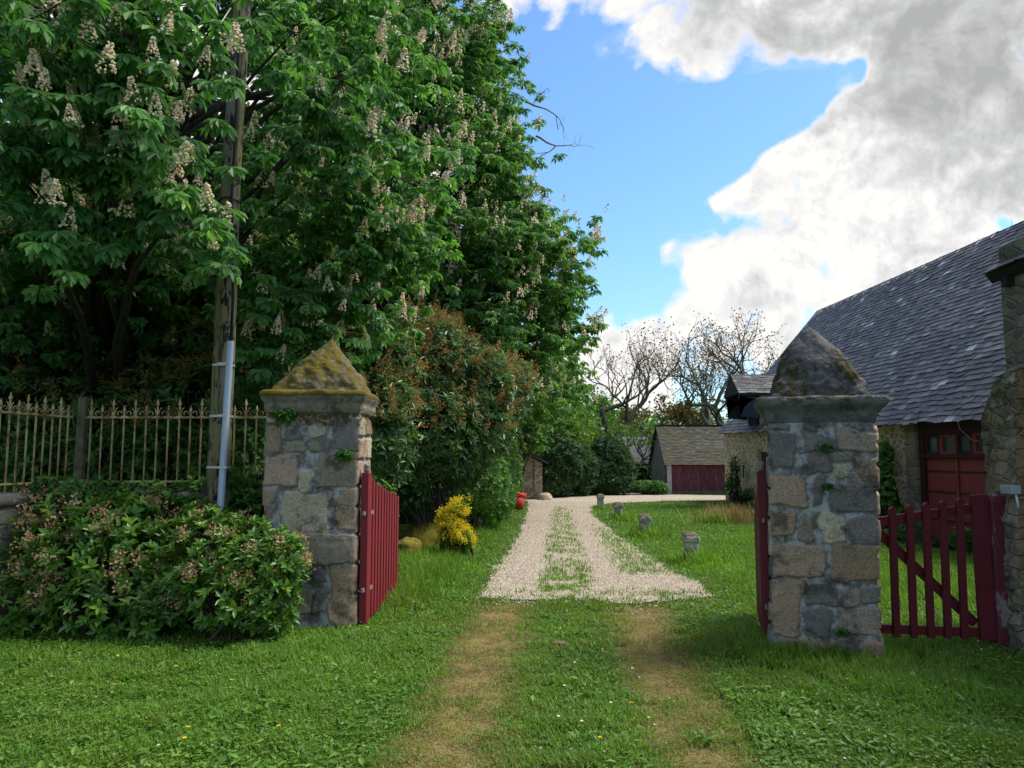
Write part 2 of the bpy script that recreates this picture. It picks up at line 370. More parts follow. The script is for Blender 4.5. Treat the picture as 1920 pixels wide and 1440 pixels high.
def plaster_mat(name, a, b, sc=3.0):
    m, t, out = new_mat(name); co = t.coord(); n = t.noise(co, sc, 7, .65); f = t.noise(co, 60, 4, .6)
    c = t.mix(t.ramp(n, [(.35, 0), (.65, 1)]), a, b)
    finish(t, out, c, .92, t.bump(t.math('ADD', n, t.math('MULTIPLY', f, .3)), .6, .02)); return m
M['render'] = plaster_mat('lime_render', (.20, .155, .09), (.32, .25, .15))
M['pale_render'] = plaster_mat('pale_render', (.50, .46, .38), (.62, .58, .49))
M['white_block'] = plaster_mat('white_block', (.36, .36, .36), (.55, .55, .54), 6)

def paint_mat(name, col, worn, wear=(.62, .74), rough=.42, vert=True):
    m, t, out = new_mat(name); co = t.coord(); n = t.noise(t.mapping(co, (1, 1, .25) if vert else (1, 1, 1)), 9, 6, .7); g = t.noise(t.mapping(co, (60, 60, 2.5)), 1, 4, .6)
    c = t.mix(.45, col, t.mix(g, (.5, .5, .5), (1.5, 1.5, 1.5)), 'MULTIPLY')
    big = t.noise(co, 1.7, 4, .6); c = t.mix(.5, c, t.mix(big, (.6, .55, .58), (1.4, 1.45, 1.4)), 'MULTIPLY')
    c = t.mix(t.ramp(n, [(wear[0], 0), (wear[1], .85)]), c, worn)
    finish(t, out, c, t.ramp(n, [(.3, rough), (.8, rough + .35)]), t.bump(g, .25, .004)); return m
M['gate_red'] = paint_mat('gate_red_paint', (.185, .013, .020), (.08, .02, .02), (.70, .85), .45)
M['ped_red'] = paint_mat('garden_gate_paint', (.105, .010, .017), (.055, .015, .018), (.68, .85), .5)
M['peeled'] = paint_mat('peeling_paint', (.095, .014, .026), (.20, .195, .18), (.56, .61), .6)
M['barn_red'] = paint_mat('barn_red_paint', (.27, .044, .042), (.13, .05, .045), (.56, .76), .6)
M['barn_dark'] = paint_mat('barn_dark_frame', (.045, .010, .013), (.03, .018, .015), (.6, .8), .6)
M['shed_red'] = paint_mat('shed_red_paint', (.135, .030, .050), (.20, .15, .15), (.50, .70), .7)
M['blue_wood'] = paint_mat('blue_grey_wood', (.030, .042, .065), (.05, .05, .06), (.6, .8), .6)
M['dark_wood'] = paint_mat('dark_timber', (.018, .016, .016), (.04, .035, .03), (.6, .8), .8)

def slate_mat(name, stops, moss=None, lich=0.25):
    m, t, out = new_mat(name); co = t.coord(); tone = t.attr('tone'); c = t.ramp(tone, stops)
    n = t.noise(co, 5, 6, .7); c = t.mix(.6, c, t.mix(n, (.5, .5, .52), (1.45, 1.45, 1.4)), 'MULTIPLY')
    li = t.ramp(t.noise(co, 14, 5, .75), [(.6, 0), (.72, lich)]); c = t.mix(li, c, (.22, .205, .16))
    r = .55
    if moss:
        k = t.ramp(t.noise(co, .55, 6, .7), [(.38, 0), (.62, .75)]); k2 = t.ramp(t.noise(co, 9, 5, .7), [(.32, 0), (.50, 1)]); c = t.mix(t.math('MULTIPLY', k, k2), c, moss); r = .85
    finish(t, out, c, r, t.bump(t.noise(co, 30, 5, .7), .35, .006), spec=.3); return m
M['slate'] = slate_mat('roof_slate', [(0, (.032, .031, .036)), (.45, (.072, .071, .074)), (.85, (.15, .148, .15)), (.93, (.24, .25, .27)), (1, (.42, .45, .50))])
M['slate_moss'] = slate_mat('mossy_slate', [(0, (.045, .042, .038)), (.6, (.085, .08, .07)), (1, (.15, .14, .125))], (.085, .085, .016), .3)
M['ridge'] = plaster_mat('ridge_tile', (.05, .04, .042), (.11, .08, .075), 5)

def simple_mat(name, col, rough=.5, metal=0.0, var=.35, sc=12, spec=.4):
    m, t, out = new_mat(name); co = t.coord(); n = t.noise(co, sc, 5, .65)
    c = t.mix(1.0, col, t.mix(n, (1 - var,) * 3, (1 + var,) * 3), 'MULTIPLY')
    finish(t, out, c, rough, t.bump(n, .25, .004), metal, spec); return m
M['soil'] = simple_mat('dark_soil', (.04, .03, .02), .95, var=.5)
M['galv'] = simple_mat('galvanised_steel', (.36, .42, .52), .5, 0.25, .12, 8)
M['strap'] = simple_mat('steel_strap', (.42, .42, .40), .45, .5, .2)
M['cable'] = simple_mat('black_cable', (.012, .012, .013), .95, spec=.1)
M['ring'] = simple_mat('white_band', (.75, .75, .73), .5, 0, .1)
M['pot'] = simple_mat('red_plastic', (.52, .035, .03), .45, 0, .15, 5)
M['lead'] = simple_mat('grey_box', (.33, .36, .40), .5, 0, .15)
M['glass'] = simple_mat('dusty_glass', (.055, .075, .07), .18, 0, .5, 7, .6)
M['flat_stone'] = simple_mat('brown_stone', (.16, .11, .075), .9, 0, .5, 20)
M['iron_knob'] = simple_mat('rusty_iron', (.22, .18, .16), .7, .2, .4)

m, t, out = new_mat('rusted_cream_iron'); co = t.coord()
n = t.noise(co, 8, 6, .7); c = t.mix(t.ramp(n, [(.47, 0), (.62, 1)]), (.50, .40, .19), (.22, .10, .035))
c = t.mix(t.ramp(t.noise(co, 3, 4), [(.5, 0), (.7, .6)]), c, (.11, .12, .045)); finish(t, out, c, .75, t.bump(n, .4, .004)); M['fence_iron'] = m
m, t, out = new_mat('lichened_post'); co = t.coord()
n = t.noise(co, 9, 6, .7); c = t.mix(t.ramp(n, [(.4, 0), (.6, 1)]), (.075, .065, .04), (.15, .14, .07)); finish(t, out, c, .85, t.bump(n, .4, .006)); M['fence_post'] = m

m, t, out = new_mat('weathered_pole'); co = t.coord()
g = t.noise(t.mapping(co, (22, 22, .9)), 1.0, 6, .7); big = t.noise(t.mapping(co, (5, 5, .8)), 1.0, 4, .6)
c = t.mix(t.ramp(g, [(.34, 0), (.50, 1)]), (.028, .026, .024), (.19, .165, .075))
c = t.mix(t.ramp(big, [(.52, 0), (.62, .9)]), c, (.15, .145, .135)); c = t.mix(t.ramp(t.noise(t.mapping(co, (9, 9, 3)), 1, 5, .7, .4), [(.53, 0), (.58, 1)]), c, (.010, .010, .012))
finish(t, out, c, .85, t.bump(g, .6, .012)); M['pole'] = m

# masonry with its own stone mask and stone colours; moss as a growth mask
m, t, out = new_mat('granite_masonry'); co = t.coord()
st = t.attr('stone'); sc = t.attr('stone_col', 'Color'); gr1 = t.noise(co, 75, 4, .75); gr2 = t.noise(co, 9, 6, .7)
sp = t.voro(co, 95, 'F1'); sp = t.ramp(sp, [(.12, .55), (.5, 1.15)])
c1 = t.mix(.6, sc, t.mix(t.ramp(gr1, [(.38, 0), (.62, 1)]), (.35, .34, .33), (1.6, 1.55, 1.5)), 'MULTIPLY'); c1 = t.mix(.6, c1, sp, 'MULTIPLY')
mo = t.mix(t.ramp(t.noise(t.mapping(co, loc=(9, 2, 4)), 6.5, 7, .72), [(.44, 0), (.56, 1)]), (.14, .13, .115), (.38, .375, .37))
c = t.mix(st, mo, c1)
lich = t.ramp(t.noise(co, 3.2, 8, .74), [(.52, 0), (.62, .80)]); c = t.mix(lich, c, (.055, .050, .046))
lich2 = t.ramp(t.noise(t.mapping(co, loc=(3, 1, 7)), 7, 6, .75), [(.62, 0), (.68, .7)]); c = t.mix(lich2, c, (.33, .30, .25))
ms = t.attr('moss'); mn = t.noise(co, 14, 6, .75); mk = t.ramp(t.math('ADD', ms, t.math('MULTIPLY', t.math('SUBTRACT', mn, .5), 1.5)), [(.44, 0), (.56, 1)])
mc = t.attr('moss_col', 'Color'); mc = t.mix(.7, mc, t.mix(t.noise(co, 45, 5, .75), (.3, .3, .3), (1.7, 1.7, 1.6)), 'MULTIPLY')
c = t.mix(mk, c, mc)
hh = t.math('ADD', t.math('MULTIPLY', gr1, .6), t.math('ADD', gr2, t.math('MULTIPLY', mn, mk)))
finish(t, out, c, .93, t.bump(hh, .75, .012), spec=.2); M['granite'] = m

# ------------------------------------------------------------------ ground, drive
def track_l(y): return -.12 + (np.asarray(y) - 9.2) * .060
def track_r(y): return 1.50 + (np.asarray(y) - 9.2) * .075
def bare(x, y):
    w = .36 + .14 * n2(x, y, .9, 31); y = np.asarray(y)
    a = np.exp(-np.abs((x - track_l(y) - .2 * n2(x, y, .7, 5)) / w) ** 2.6) + np.exp(-np.abs((x - track_r(y) - .2 * n2(x, y, .7, 6)) / w) ** 2.6)
    a = a * sstep(-.26, .10, n2(x, y, 2.6, 9, 4) + .25 * n2(x, y, .7, 19, 2) + .16)
    return np.clip(a, 0, 1) * sstep(9.9, 9.3, y)
DRIVE = np.array([gr(*p)[:2] for p in [(885, 1122), (925, 1066), (955, 1030), (972, 1000), (985, 965), (990, 940), (975, 934), (1020, 932), (1042, 926), (1055, 921), (1100, 918.5), (1250, 927), (1430, 930),
                                        (1440, 938), (1250, 939), (1150, 943), (1112, 948), (1108, 962), (1148, 995), (1180, 1018), (1215, 1040), (1262, 1068), (1300, 1090), (1345, 1117), (1260, 1122), (1200, 1128), (1160, 1133), (1100, 1121), (1000, 1124)]])
def in_poly(x, y, poly):
    x = np.asarray(x); y = np.asarray(y); r = np.zeros(x.shape, bool); n = len(poly)
    for i in range(n):
        (x0, y0), (x1, y1) = poly[i], poly[(i + 1) % n]
        if y0 == y1: continue
        c = ((y0 > y) != (y1 > y)) & (x < (x1 - x0) * (y - y0) / (y1 - y0) + x0); r ^= c
    return r
def on_drive(x, y):
    j = .13
    return in_poly(x + j * 2 * n2(x, y, 2.5, 41, 4), y + j * 3 * n2(x, y, 1.8, 43, 4), DRIVE)
def patch(x, y):       # grass growing through the gravel
    xc = .80 + (y - 11.5) * .058; w = .34 - .004 * (y - 10)
    a = sstep(1.5, .5, np.abs(x - xc) / w) * sstep(9.0, 10.5, y) * sstep(30, 25, y) * sstep(-.35, .0, n2(x, y, 1.1, 52) + .10)
    x2 = 2.15 + (y - 13) * .045; b = sstep(1.4, .2, np.abs(x - x2) / .45) * sstep(11.5, 12.5, y) * sstep(21, 17, y) * .8
    e = sstep(10.8, 9.8, y) * .5
    return np.clip(np.maximum(np.maximum(a, b), e) * sstep(-.22, .02, n2(x, y, 3.4, 51, 3)), 0, 1)

gx = np.concatenate([[-900, -300, -120, -60, -30, -18, -12], np.arange(-9, 9.01, .1), [12, 18, 30, 60, 120, 300, 900]])
gy = np.concatenate([[-900, -200, -60, -20, -6, 0, 2], np.arange(3, 14, .1), np.arange(14, 44, .4), [50, 60, 80, 120, 200, 400, 1200]])
X, Y = np.meshgrid(gx, gy, indexing='ij'); nx, ny = X.shape
i = np.arange(nx - 1)[:, None] * ny + np.arange(ny - 1)[None, :]
Q = np.stack([i, i + ny, i + ny + 1, i + 1], -1).reshape(-1, 4)
bx = bare(X.ravel(), Y.ravel())
Zg = .012 * n2(X.ravel(), Y.ravel(), 1.6, 3) * (np.abs(Y.ravel()) < 14) - .012 * bx - .02
m, t, out = new_mat('meadow_ground'); co = t.coord()
n = t.noise(co, 3.5, 7, .7); f = t.noise(co, 40, 5, .7)
g = t.mix(t.ramp(n, [(.35, 0), (.65, 1)]), (.022, .055, .010), (.05, .105, .018)); g = t.mix(.6, g, t.mix(f, (.4, .4, .4), (1.6, 1.6, 1.5)), 'MULTIPLY')
d = t.mix(t.ramp(n, [(.4, 0), (.62, 1)]), (.13, .095, .05), (.25, .19, .075)); d = t.mix(.6, d, t.mix(f, (.45, .45, .4), (1.6, 1.5, 1.5)), 'MULTIPLY')
c = t.mix(t.attr('bare'), g, d); finish(t, out, c, .95, t.bump(f, .8, .02), spec=.1); M['ground'] = m
ground = link_mesh('ground', np.stack([X.ravel(), Y.ravel(), Zg], -1), Q, None, M['ground'], None, {'bare': bx}, smooth=True)
tag(ground, kind='structure', label='grassy ground with two worn dry wheel tracks')

# gravel drive sheet
xs = np.arange(-2, 16, .08); ys = np.arange(8.5, 41, .08); X, Y = np.meshgrid(xs, ys, indexing='ij'); nx, ny = X.shape
ins = on_drive(X.ravel(), Y.ravel()); i = (np.arange(nx - 1)[:, None] * ny + np.arange(ny - 1)[None, :]).ravel()
q = np.stack([i, i + ny, i + ny + 1, i + 1], -1); q = q[ins[q].sum(1) >= 3]
m, t, out = new_mat('pale_gravel'); co = t.coord(); cell = t.voro(co, 38, 'F1', 'Color'); ed = t.voro(co, 38, 'F1')
sep = t.new('ShaderNodeSeparateColor'); t.l.new(cell, sep.inputs[0])
c = t.ramp(sep.outputs[0], [(0, (.24, .19, .14)), (.3, (.44, .365, .28)), (.7, (.58, .495, .395)), (1, (.67, .62, .54))]); c = t.mix(t.ramp(ed, [(.3, 0), (.75, .6)]), c, (.12, .09, .06))
c = t.mix(.5, c, t.mix(t.noise(co, 1.2, 5, .65), (.65, .62, .56), (1.25, 1.25, 1.25)), 'MULTIPLY')
finish(t, out, c, .9, t.bump(ed, .8, .01), spec=.2); M['gravel'] = m
drive = link_mesh('gravel_drive', np.stack([X.ravel(), Y.ravel(), -.005 + .004 * n2(X.ravel(), Y.ravel(), .8, 4)], -1), q, None, M['gravel'], None, smooth=True)
tag(drive, kind='structure', label='pale pinkish gravel drive curving between lawns')

def scatter(n, ymin, ymax, r, power=1.0, xlim=None):
    """random ground points, denser towards the camera"""
    u = r.random(n); a, b = ymin ** (1 - power), ymax ** (1 - power)
    y = ymin * (ymax / ymin) ** u if abs(power - 1) < 1e-6 else (a + u * (b - a)) ** (1 / (1 - power))
    hw = .70 * y + .6; x = (r.random(n) * 2 - 1) * hw
    return x, y
# loose stones on the drive
r = np.random.default_rng(3)
x, y = scatter(380000, 8.4, 32, r, 1.6); k = on_drive(x, y); jx, jy = r.normal(0, .22, len(x)), r.normal(0, .36, len(x)); k |= on_drive(x + jx, y + jy) & (r.random(len(x)) < .40); x, y = x[k], y[k]; x, y = x[:100000], y[:100000]; n = len(x)
s = r.uniform(.0045, .0105, n) * (1 + .025 * (y - 9)); octv = np.array([[1, 0, 0], [0, 1, 0], [-1, 0, 0], [0, -1, 0], [0, 0, .75], [0, 0, -.4]], float)
th = r.random(n) * 6.28; cs, sn = np.cos(th), np.sin(th); V = octv[None] * s[:, None, None] * (1 + r.uniform(-.4, .5, (n, 6, 1)))
V = np.stack([V[..., 0] * cs[:, None] - V[..., 1] * sn[:, None] + x[:, None], V[..., 0] * sn[:, None] + V[..., 1] * cs[:, None] + y[:, None], V[..., 2] - .001], -1)
oF = np.array([[0, 1, 4], [1, 2, 4], [2, 3, 4], [3, 0, 4], [1, 0, 5], [2, 1, 5], [3, 2, 5], [0, 3, 5]])
m, t, out = new_mat('gravel_stone'); c = t.ramp(t.attr('tone'), [(0, (.26, .20, .145)), (.3, (.48, .40, .31)), (.75, (.62, .53, .43)), (1, (.74, .70, .63))]); finish(t, out, c, .85, spec=.2); M['gravel_stone'] = m
o = link_mesh('gravel', V.reshape(-1, 3), None, (oF[None] + (np.arange(n) * 6)[:, None, None]).reshape(-1, 3), M['gravel_stone'], None, {'tone': np.repeat(r.random(n), 6)})
tag(o, 'loose pale pinkish gravel stones covering the drive', 'gravel', kind='stuff')

# ------------------------------------------------------------------ grass
OBST = []          # footprints kept free of grass: (cx, cy, half x, half y, rot)
def lush(x, y):
    h = .050 + .03 * n2(x, y, .8, 61) + .085 * n2(x, y, 4.5, 66)
    h = h + .035 * sstep(-.55, -.95, x - track_l(y) ) * sstep(9.5, 6, y) * sstep(-.3, .3, n2(x, y, 1.2, 62))
    h = h + .085 * sstep(.6, 1.2, x - track_r(y)) * sstep(9, 6.5, y) * sstep(-.25, .3, n2(x, y, 1.3, 63) + .05)
    h = h + (.20 + .12 * n2(x, y, .9, 64)) * sstep(8.6, 9.6, y) * sstep(-.15, -.55, x - (-.80 + (y - 9) * .075)) * sstep(27, 20, y)
    h = h + .12 * sstep(2.9, 3.3, x) * sstep(8.0, 8.5, y) * sstep(15, 10, y) * sstep(-.3, .2, n2(x, y, 1.0, 65))
    h = h + .16 * np.exp(-(((x - 2.9) / .8) ** 2 + ((y - 7.15) / .35) ** 2)) + .10 * np.exp(-(((x - 2.2) / .45) ** 2 + ((y - 7.6) / .5) ** 2))
    for bx_, by_ in ((3.05, 13.2), (3.05, 17.6), (3.1, 22.5), (3.15, 27.5)):
        h = h + .28 * np.exp(-(((x - bx_ - .12) / .30) ** 2 + ((y - by_ + .12) / .34) ** 2))
    return h
r = np.random.default_rng(11)
P_, H_, T_, Wd = [], [], [], []
for n, y0, y1, pw in ((560000, 3.7, 12, 1.3), (210000, 12, 42, 1.5)):
    x, y = scatter(n, y0, y1, r, pw)
    b = bare(x, y); keep = r.random(n) > b * .58
    dr = on_drive(x + r.normal(0, .11, n), y + r.normal(0, .16, n)); keep &= ~dr | (r.random(n) < patch(x, y) * 1.2)
    keep &= ~((x > 9.1) & (y > 9)) & ~((x > 5.4) & (y < 8.4)); keep &= ~((y > 8.9) & (x < -2.3)) & (n2(x, y, 3, 71) > -.36) & (r.random(n) < np.where(y < 12, .62 + 2.4 * n2(x, y, 7, 72), 1))
    keep &= ~((x < -2.25) & (y > 8.15)) & ~((x > 7.6) & (y > 38.6))
    x, y, b = x[keep], y[keep], b[keep]; dr = dr[keep]
    h = lush(x, y) * r.uniform(.55, 1.25, len(x)); h = np.where(dr, h * 1.25, h) * (1 - .62 * b)
    P_.append(np.stack([x, y, np.full(len(x), -.012)], -1)); H_.append(h)
    tn = .46 + .34 * n2(x, y, .55, 81) + .45 * n2(x, y, 2.6, 82) + r.normal(0, .13, len(x)); tn = tn + .10 * sstep(8, 14, y)
    tn = np.where(r.random(len(x)) < .05 + .55 * b, r.uniform(0, .05, len(x)), np.clip(tn, .2, 1))
    T_.append(tn); Wd.append((.0020 + .00042 * y) * r.uniform(.7, 1.4, len(x)))
P = np.vstack(P_); h = np.concatenate(H_); tn = np.concatenate(T_); w = np.concatenate(Wd); n = len(P)
ang = r.random(n) * 6.28; lean = r.uniform(.1, 1.0, n) + .45 * (P[:, 1] < 9)
D = np.stack([np.cos(ang) * lean, np.sin(ang) * lean, np.ones(n)], -1); N = np.stack([-np.cos(ang), -np.sin(ang), lean], -1)
V, F, kx = leaves(P, D, N, h, w, 'blade', r.uniform(-.3, .45, n))
V[:, 2] = np.maximum(V[:, 2], -.012)
# short moss tufts on the wheel tracks
x, y = scatter(150000, 3.7, 9.5, r, 1.3); b = bare(x, y); k = r.random(len(x)) < b * .9; x, y = x[k], y[k]; n2_ = len(x); ang = r.random(n2_) * 6.28
Dm = np.stack([np.cos(ang), np.sin(ang), r.uniform(.1, .8, n2_)], -1); Nm = np.stack([-np.cos(ang) * .5, -np.sin(ang) * .5, np.ones(n2_)], -1)
Vm, Fm, km = leaves(np.stack([x, y, np.full(n2_, -.025)], -1), Dm, Nm, r.uniform(.015, .04, n2_), r.uniform(.0016, .0034, n2_), 'blade', .2)
o = leaf_obj('grass', M['grass'], [(V, F, np.repeat(tn, kx))]); tag(o, 'short green grass of the verge and lawn', 'grass', kind='stuff')
o = leaf_obj('dry_moss', M['dry_moss'], [(Vm, Fm, np.repeat(np.clip(.5 + .8 * n2(x, y, 1.5, 92) + r.normal(0, .2, n2_), 0, 1), km))]); tag(o, 'short dry yellowish moss on the worn wheel tracks', 'moss', kind='stuff')
# broad-leaved weeds
x, y = scatter(80000, 3.7, 12, r, 1.3); k = (bare(x, y) < .35) & ~on_drive(x, y) & (n2(x, y, .9, 95) + .25 * (x < -.4) + r.normal(0, .10, len(x)) > .02) & ~((y > 8.1) & (x < -2.2)); x, y = x[k], y[k]; n = len(x); ang = r.random(n) * 6.28
D = np.stack([np.cos(ang), np.sin(ang), r.uniform(.1, .9, n)], -1); N = np.stack([-.4 * np.cos(ang), -.4 * np.sin(ang), np.ones(n)], -1)
hh = lush(x, y); big = r.random(n) < .10 + .25 * (n2(x, y, 1.6, 97) > .10); Lw = np.where(big, r.uniform(.03, .075, n), r.uniform(.012, .032, n))
V, F, k7 = leaves(np.stack([x, y, hh * r.uniform(.1, .65, n)], -1), D, N, Lw, Lw * np.where(big, .28, .48), 'oval', .2)
o = leaf_obj('weeds', M['weed'], [(V, F, np.repeat(np.clip(.5 + .5 * n2(x, y, 1.5, 96) + r.normal(0, .2, n), 0, 1), k7))]); tag(o, 'low broad leaved weeds among the foreground grass', 'weeds', kind='stuff')

# ------------------------------------------------------------------ gate pillars
def square_ring(hx, hy, rad, npts):
    """points and outward normals round a rounded rectangle, even along its length"""
    c = [(hx - rad, -hy + rad, -90), (hx - rad, hy - rad, 0), (-hx + rad, hy - rad, 90), (-hx + rad, -hy + rad, 180)]
    pts, nor = [], []
    for ccx, ccy, a0 in c:
        for a in np.linspace(a0, a0 + 90, 7):
            pts.append((ccx + rad * math.cos(R(a)), ccy + rad * math.sin(R(a)))); nor.append((math.cos(R(a)), math.sin(R(a))))
    pts.append(pts[0]); nor.append(nor[0]); pts = np.array(pts); nor = np.array(nor)
    s = np.concatenate([[0], np.cumsum(np.linalg.norm(np.diff(pts, axis=0), axis=1))]); u = np.linspace(0, s[-1], npts, endpoint=False)
    return np.stack([np.interp(u, s, pts[:, k]) for k in (0, 1)], -1), unit(np.stack([np.interp(u, s, nor[:, k]) for k in (0, 1)], -1)), u
def wrap_quads(nu, nv):
    j = np.arange(nv - 1)[:, None] * nu; k = np.arange(nu)[None, :]; k2 = (k + 1) % nu
    return np.stack([j + k, j + k2, j + nu + k2, j + nu + k], -1).reshape(-1, 4)
STONE_COL = np.array([(.31, .225, .155), (.26, .215, .165), (.34, .245, .19), (.17, .155, .14), (.43, .37, .265), (.28, .20, .13)])
def stone_rows(w, h, rs):
    out = []; z = .02
    while z < h - .05:
        rh = rs.uniform(.16, .34); rh = min(rh, h - z - .01); x = .01
        while x < w - .05:
            sw = rs.uniform(.18, .5); sw = min(sw, w - x - .01)
            if sw > .09: out.append((x, z, x + sw - .03, z + rh - .03, rs.integers(0, 6)))
            x += sw
        z += rh
    return out
def gate_pillar(name, label, centre, w, dpt, H, rot, front, seed, cap_out, pyr, moss_amt, moss_c, lean=(0, 0), pcol=(.16, .15, .14)):
    root = thing(name, label, 'gate pillar', centre); rs = np.random.default_rng(seed)
    hx, hy = w / 2, dpt / 2; nu, nv = 330, int(H / .0095)
    ring, nor, u = square_ring(hx, hy, .035, nu)
    z = np.linspace(-.12, H, nv); U, Z = np.meshgrid(np.arange(nu), z, indexing='xy')
    px, py = ring[U.ravel(), 0], ring[U.ravel(), 1]; nx_, ny_ = nor[U.ravel(), 0], nor[U.ravel(), 1]; zz = Z.ravel()
    # face coordinate: 0 front (-y), 1 right, 2 back, 3 left
    lists = [front, stone_rows(dpt, H, rs), stone_rows(w, H, rs), stone_rows(dpt, H, rs)]
    fx = [px + hx, py + hy, hx - px, hy - py]; fc = np.select([(ny_ < -.72), (nx_ >= .69), (ny_ > .72)], [0, 1, 2], 3)
    pos3 = np.stack([px, py, zz], -1)
    wob = np.stack([fbm(pos3 * 5, 4, seed + 1), fbm(pos3 * 5, 4, seed + 5)], -1) * .125
    sd_ = np.full(len(zz), -1.0); col = np.zeros((len(zz), 3)); hgt = np.zeros(len(zz))
    for fi in range(4):
        idx = np.where(fc == fi)[0]; a = fx[fi][idx] + wob[idx, 0]; b = zz[idx] + wob[idx, 1]
        best = np.full(len(idx), -1.0); cc = np.zeros((len(idx), 3)); hg = np.zeros(len(idx))
        for (x0, z0, x1, z1, ci) in lists[fi]:
            if x0 < .045: x0 = -.2
            if x1 > (w if fi % 2 == 0 else dpt) - .05: x1 += .25
            rr = min(.035, (x1 - x0) * .25, (z1 - z0) * .25); qx = np.abs(a - (x0 + x1) / 2) - (x1 - x0) / 2 + rr; qz = np.abs(b - (z0 + z1) / 2) - (z1 - z0) / 2 + rr
            s = -(np.hypot(np.maximum(qx, 0), np.maximum(qz, 0)) + np.minimum(np.maximum(qx, qz), 0) - rr); up = s > best
            best[up] = s[up]; cc[up] = STONE_COL[int(ci)] * rs.uniform(.85, 1.12); hg[up] = rs.uniform(.8, 1.3)
        sd_[idx] = best; col[idx] = cc; hgt[idx] = hg
    msk = sstep(-.006, .012, sd_); disp = .024 * hgt * sstep(-.003, .014, sd_) + .010 * (fbm(np.round(pos3 * 14) / 1.7, 2, seed + 12)) + .012 * fbm(pos3 * 16, 4, seed + 9) + .045 * fbm(pos3 * 2.6, 3, seed + 8) - .004
    foot = .05 * sstep(.30, 0, zz) * (fbm(pos3 * 5, 3, seed + 3) + .4)
    px = px + nx_ * (disp + foot); py = py + ny_ * (disp + foot)
    moss = moss_amt * (sstep(H - .35, H, zz) * .55 + .28 * sstep(.25, 0, zz))
    V = np.stack([px + lean[0] * zz, py + lean[1] * zz, zz], -1); c_, s_ = math.cos(rot), math.sin(rot)
    def rotv(V): return np.stack([V[:, 0] * c_ - V[:, 1] * s_, V[:, 0] * s_ + V[:, 1] * c_, V[:, 2]], -1)
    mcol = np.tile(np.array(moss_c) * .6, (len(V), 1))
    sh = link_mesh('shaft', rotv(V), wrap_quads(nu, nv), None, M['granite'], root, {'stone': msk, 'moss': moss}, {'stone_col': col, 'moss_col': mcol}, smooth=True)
    # moulded cap slab
    o_ = cap_out; prof = [(-.02, -.02), (.01, 0), (.03, .05), (o_ * .45, .10), (o_ * .8, .14), (o_, .165), (o_ + .01, .20), (o_, .225), (o_ * .6, .24), (-.10, .25), (-hx * .8, .26)]
    nu2 = 220; Vs, mo = [], []
    pz = np.linspace(0, len(prof) - 1, 46); po = np.interp(pz, range(len(prof)), [p[0] for p in prof]); pzz = np.interp(pz, range(len(prof)), [p[1] for p in prof])
    for k in range(46):
        rg, nn, _ = square_ring(max(hx + po[k], .05), max(hy + po[k], .05), .03 if hx + po[k] > .1 else .02, nu2)
        p3 = np.concatenate([rg, np.full((nu2, 1), H + pzz[k])], 1); f = .05 * fbm(p3 * 8, 4, seed + 20)[:, None] + .045 * fbm(p3 * 2.4, 3, seed + 22)[:, None]
        p3 = p3 + np.concatenate([nn * f, f * .5], 1); Vs.append(p3); mo.append(np.full(nu2, moss_amt * (.9 if pzz[k] > .2 else .62 if pzz[k] > .17 else .30)))
    V = np.vstack(Vs); V[:, 0] += lean[0] * H; V[:, 1] += lean[1] * H
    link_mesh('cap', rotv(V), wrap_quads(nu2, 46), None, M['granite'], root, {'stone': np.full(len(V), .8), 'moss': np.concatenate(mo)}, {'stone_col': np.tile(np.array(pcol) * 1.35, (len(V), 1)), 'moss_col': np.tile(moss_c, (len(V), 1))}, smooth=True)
    # pyramid
    pw, ph, power, tip, pm = pyr; nvp = 90; Vs, mo = [], []
    for k in range(nvp):
        t_ = k / (nvp - 1); f = power(t_); hxx = max(pw * f, .012); rr = min(.05 + .5 * t_ * hxx, hxx * .98)
        rg, nn, _ = square_ring(hxx, max(pw * dpt / w * f, .012), rr if rr < pw * dpt / w * f else min(hxx, pw * dpt / w * f) * .98, nu2)
        p3 = np.concatenate([rg + np.array(tip) * t_, np.full((nu2, 1), H + .23 + ph * t_)], 1); rough = min(1, 3 * hxx)
        ff = (.085 * fbm(p3 * 9, 5, seed + 30) + .09 * fbm(p3 * 3.5, 3, seed + 33))[:, None] * rough
        Vs.append(p3 + np.concatenate([nn * ff, ff * .4], 1)); mo.append(pm(t_) + .45 * fbm(p3 * 4, 3, seed + 37))
    V = np.vstack(Vs); V[:, 0] += lean[0] * H; V[:, 1] += lean[1] * H
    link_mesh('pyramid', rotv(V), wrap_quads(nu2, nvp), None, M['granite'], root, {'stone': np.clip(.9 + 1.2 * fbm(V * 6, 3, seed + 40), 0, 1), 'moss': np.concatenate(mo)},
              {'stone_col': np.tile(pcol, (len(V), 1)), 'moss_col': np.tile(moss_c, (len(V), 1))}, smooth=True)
    return root
def crop_stones(lst, x0, x1, base, sc, sv):
    return [((a - x0) * sc, (base - d) * sv, (c - x0) * sc, (base - b) * sv, ci) for a, b, c, d, ci in lst]
LP = np.array([-2.165, 8.68]); LW = .985; sL = LW / 438
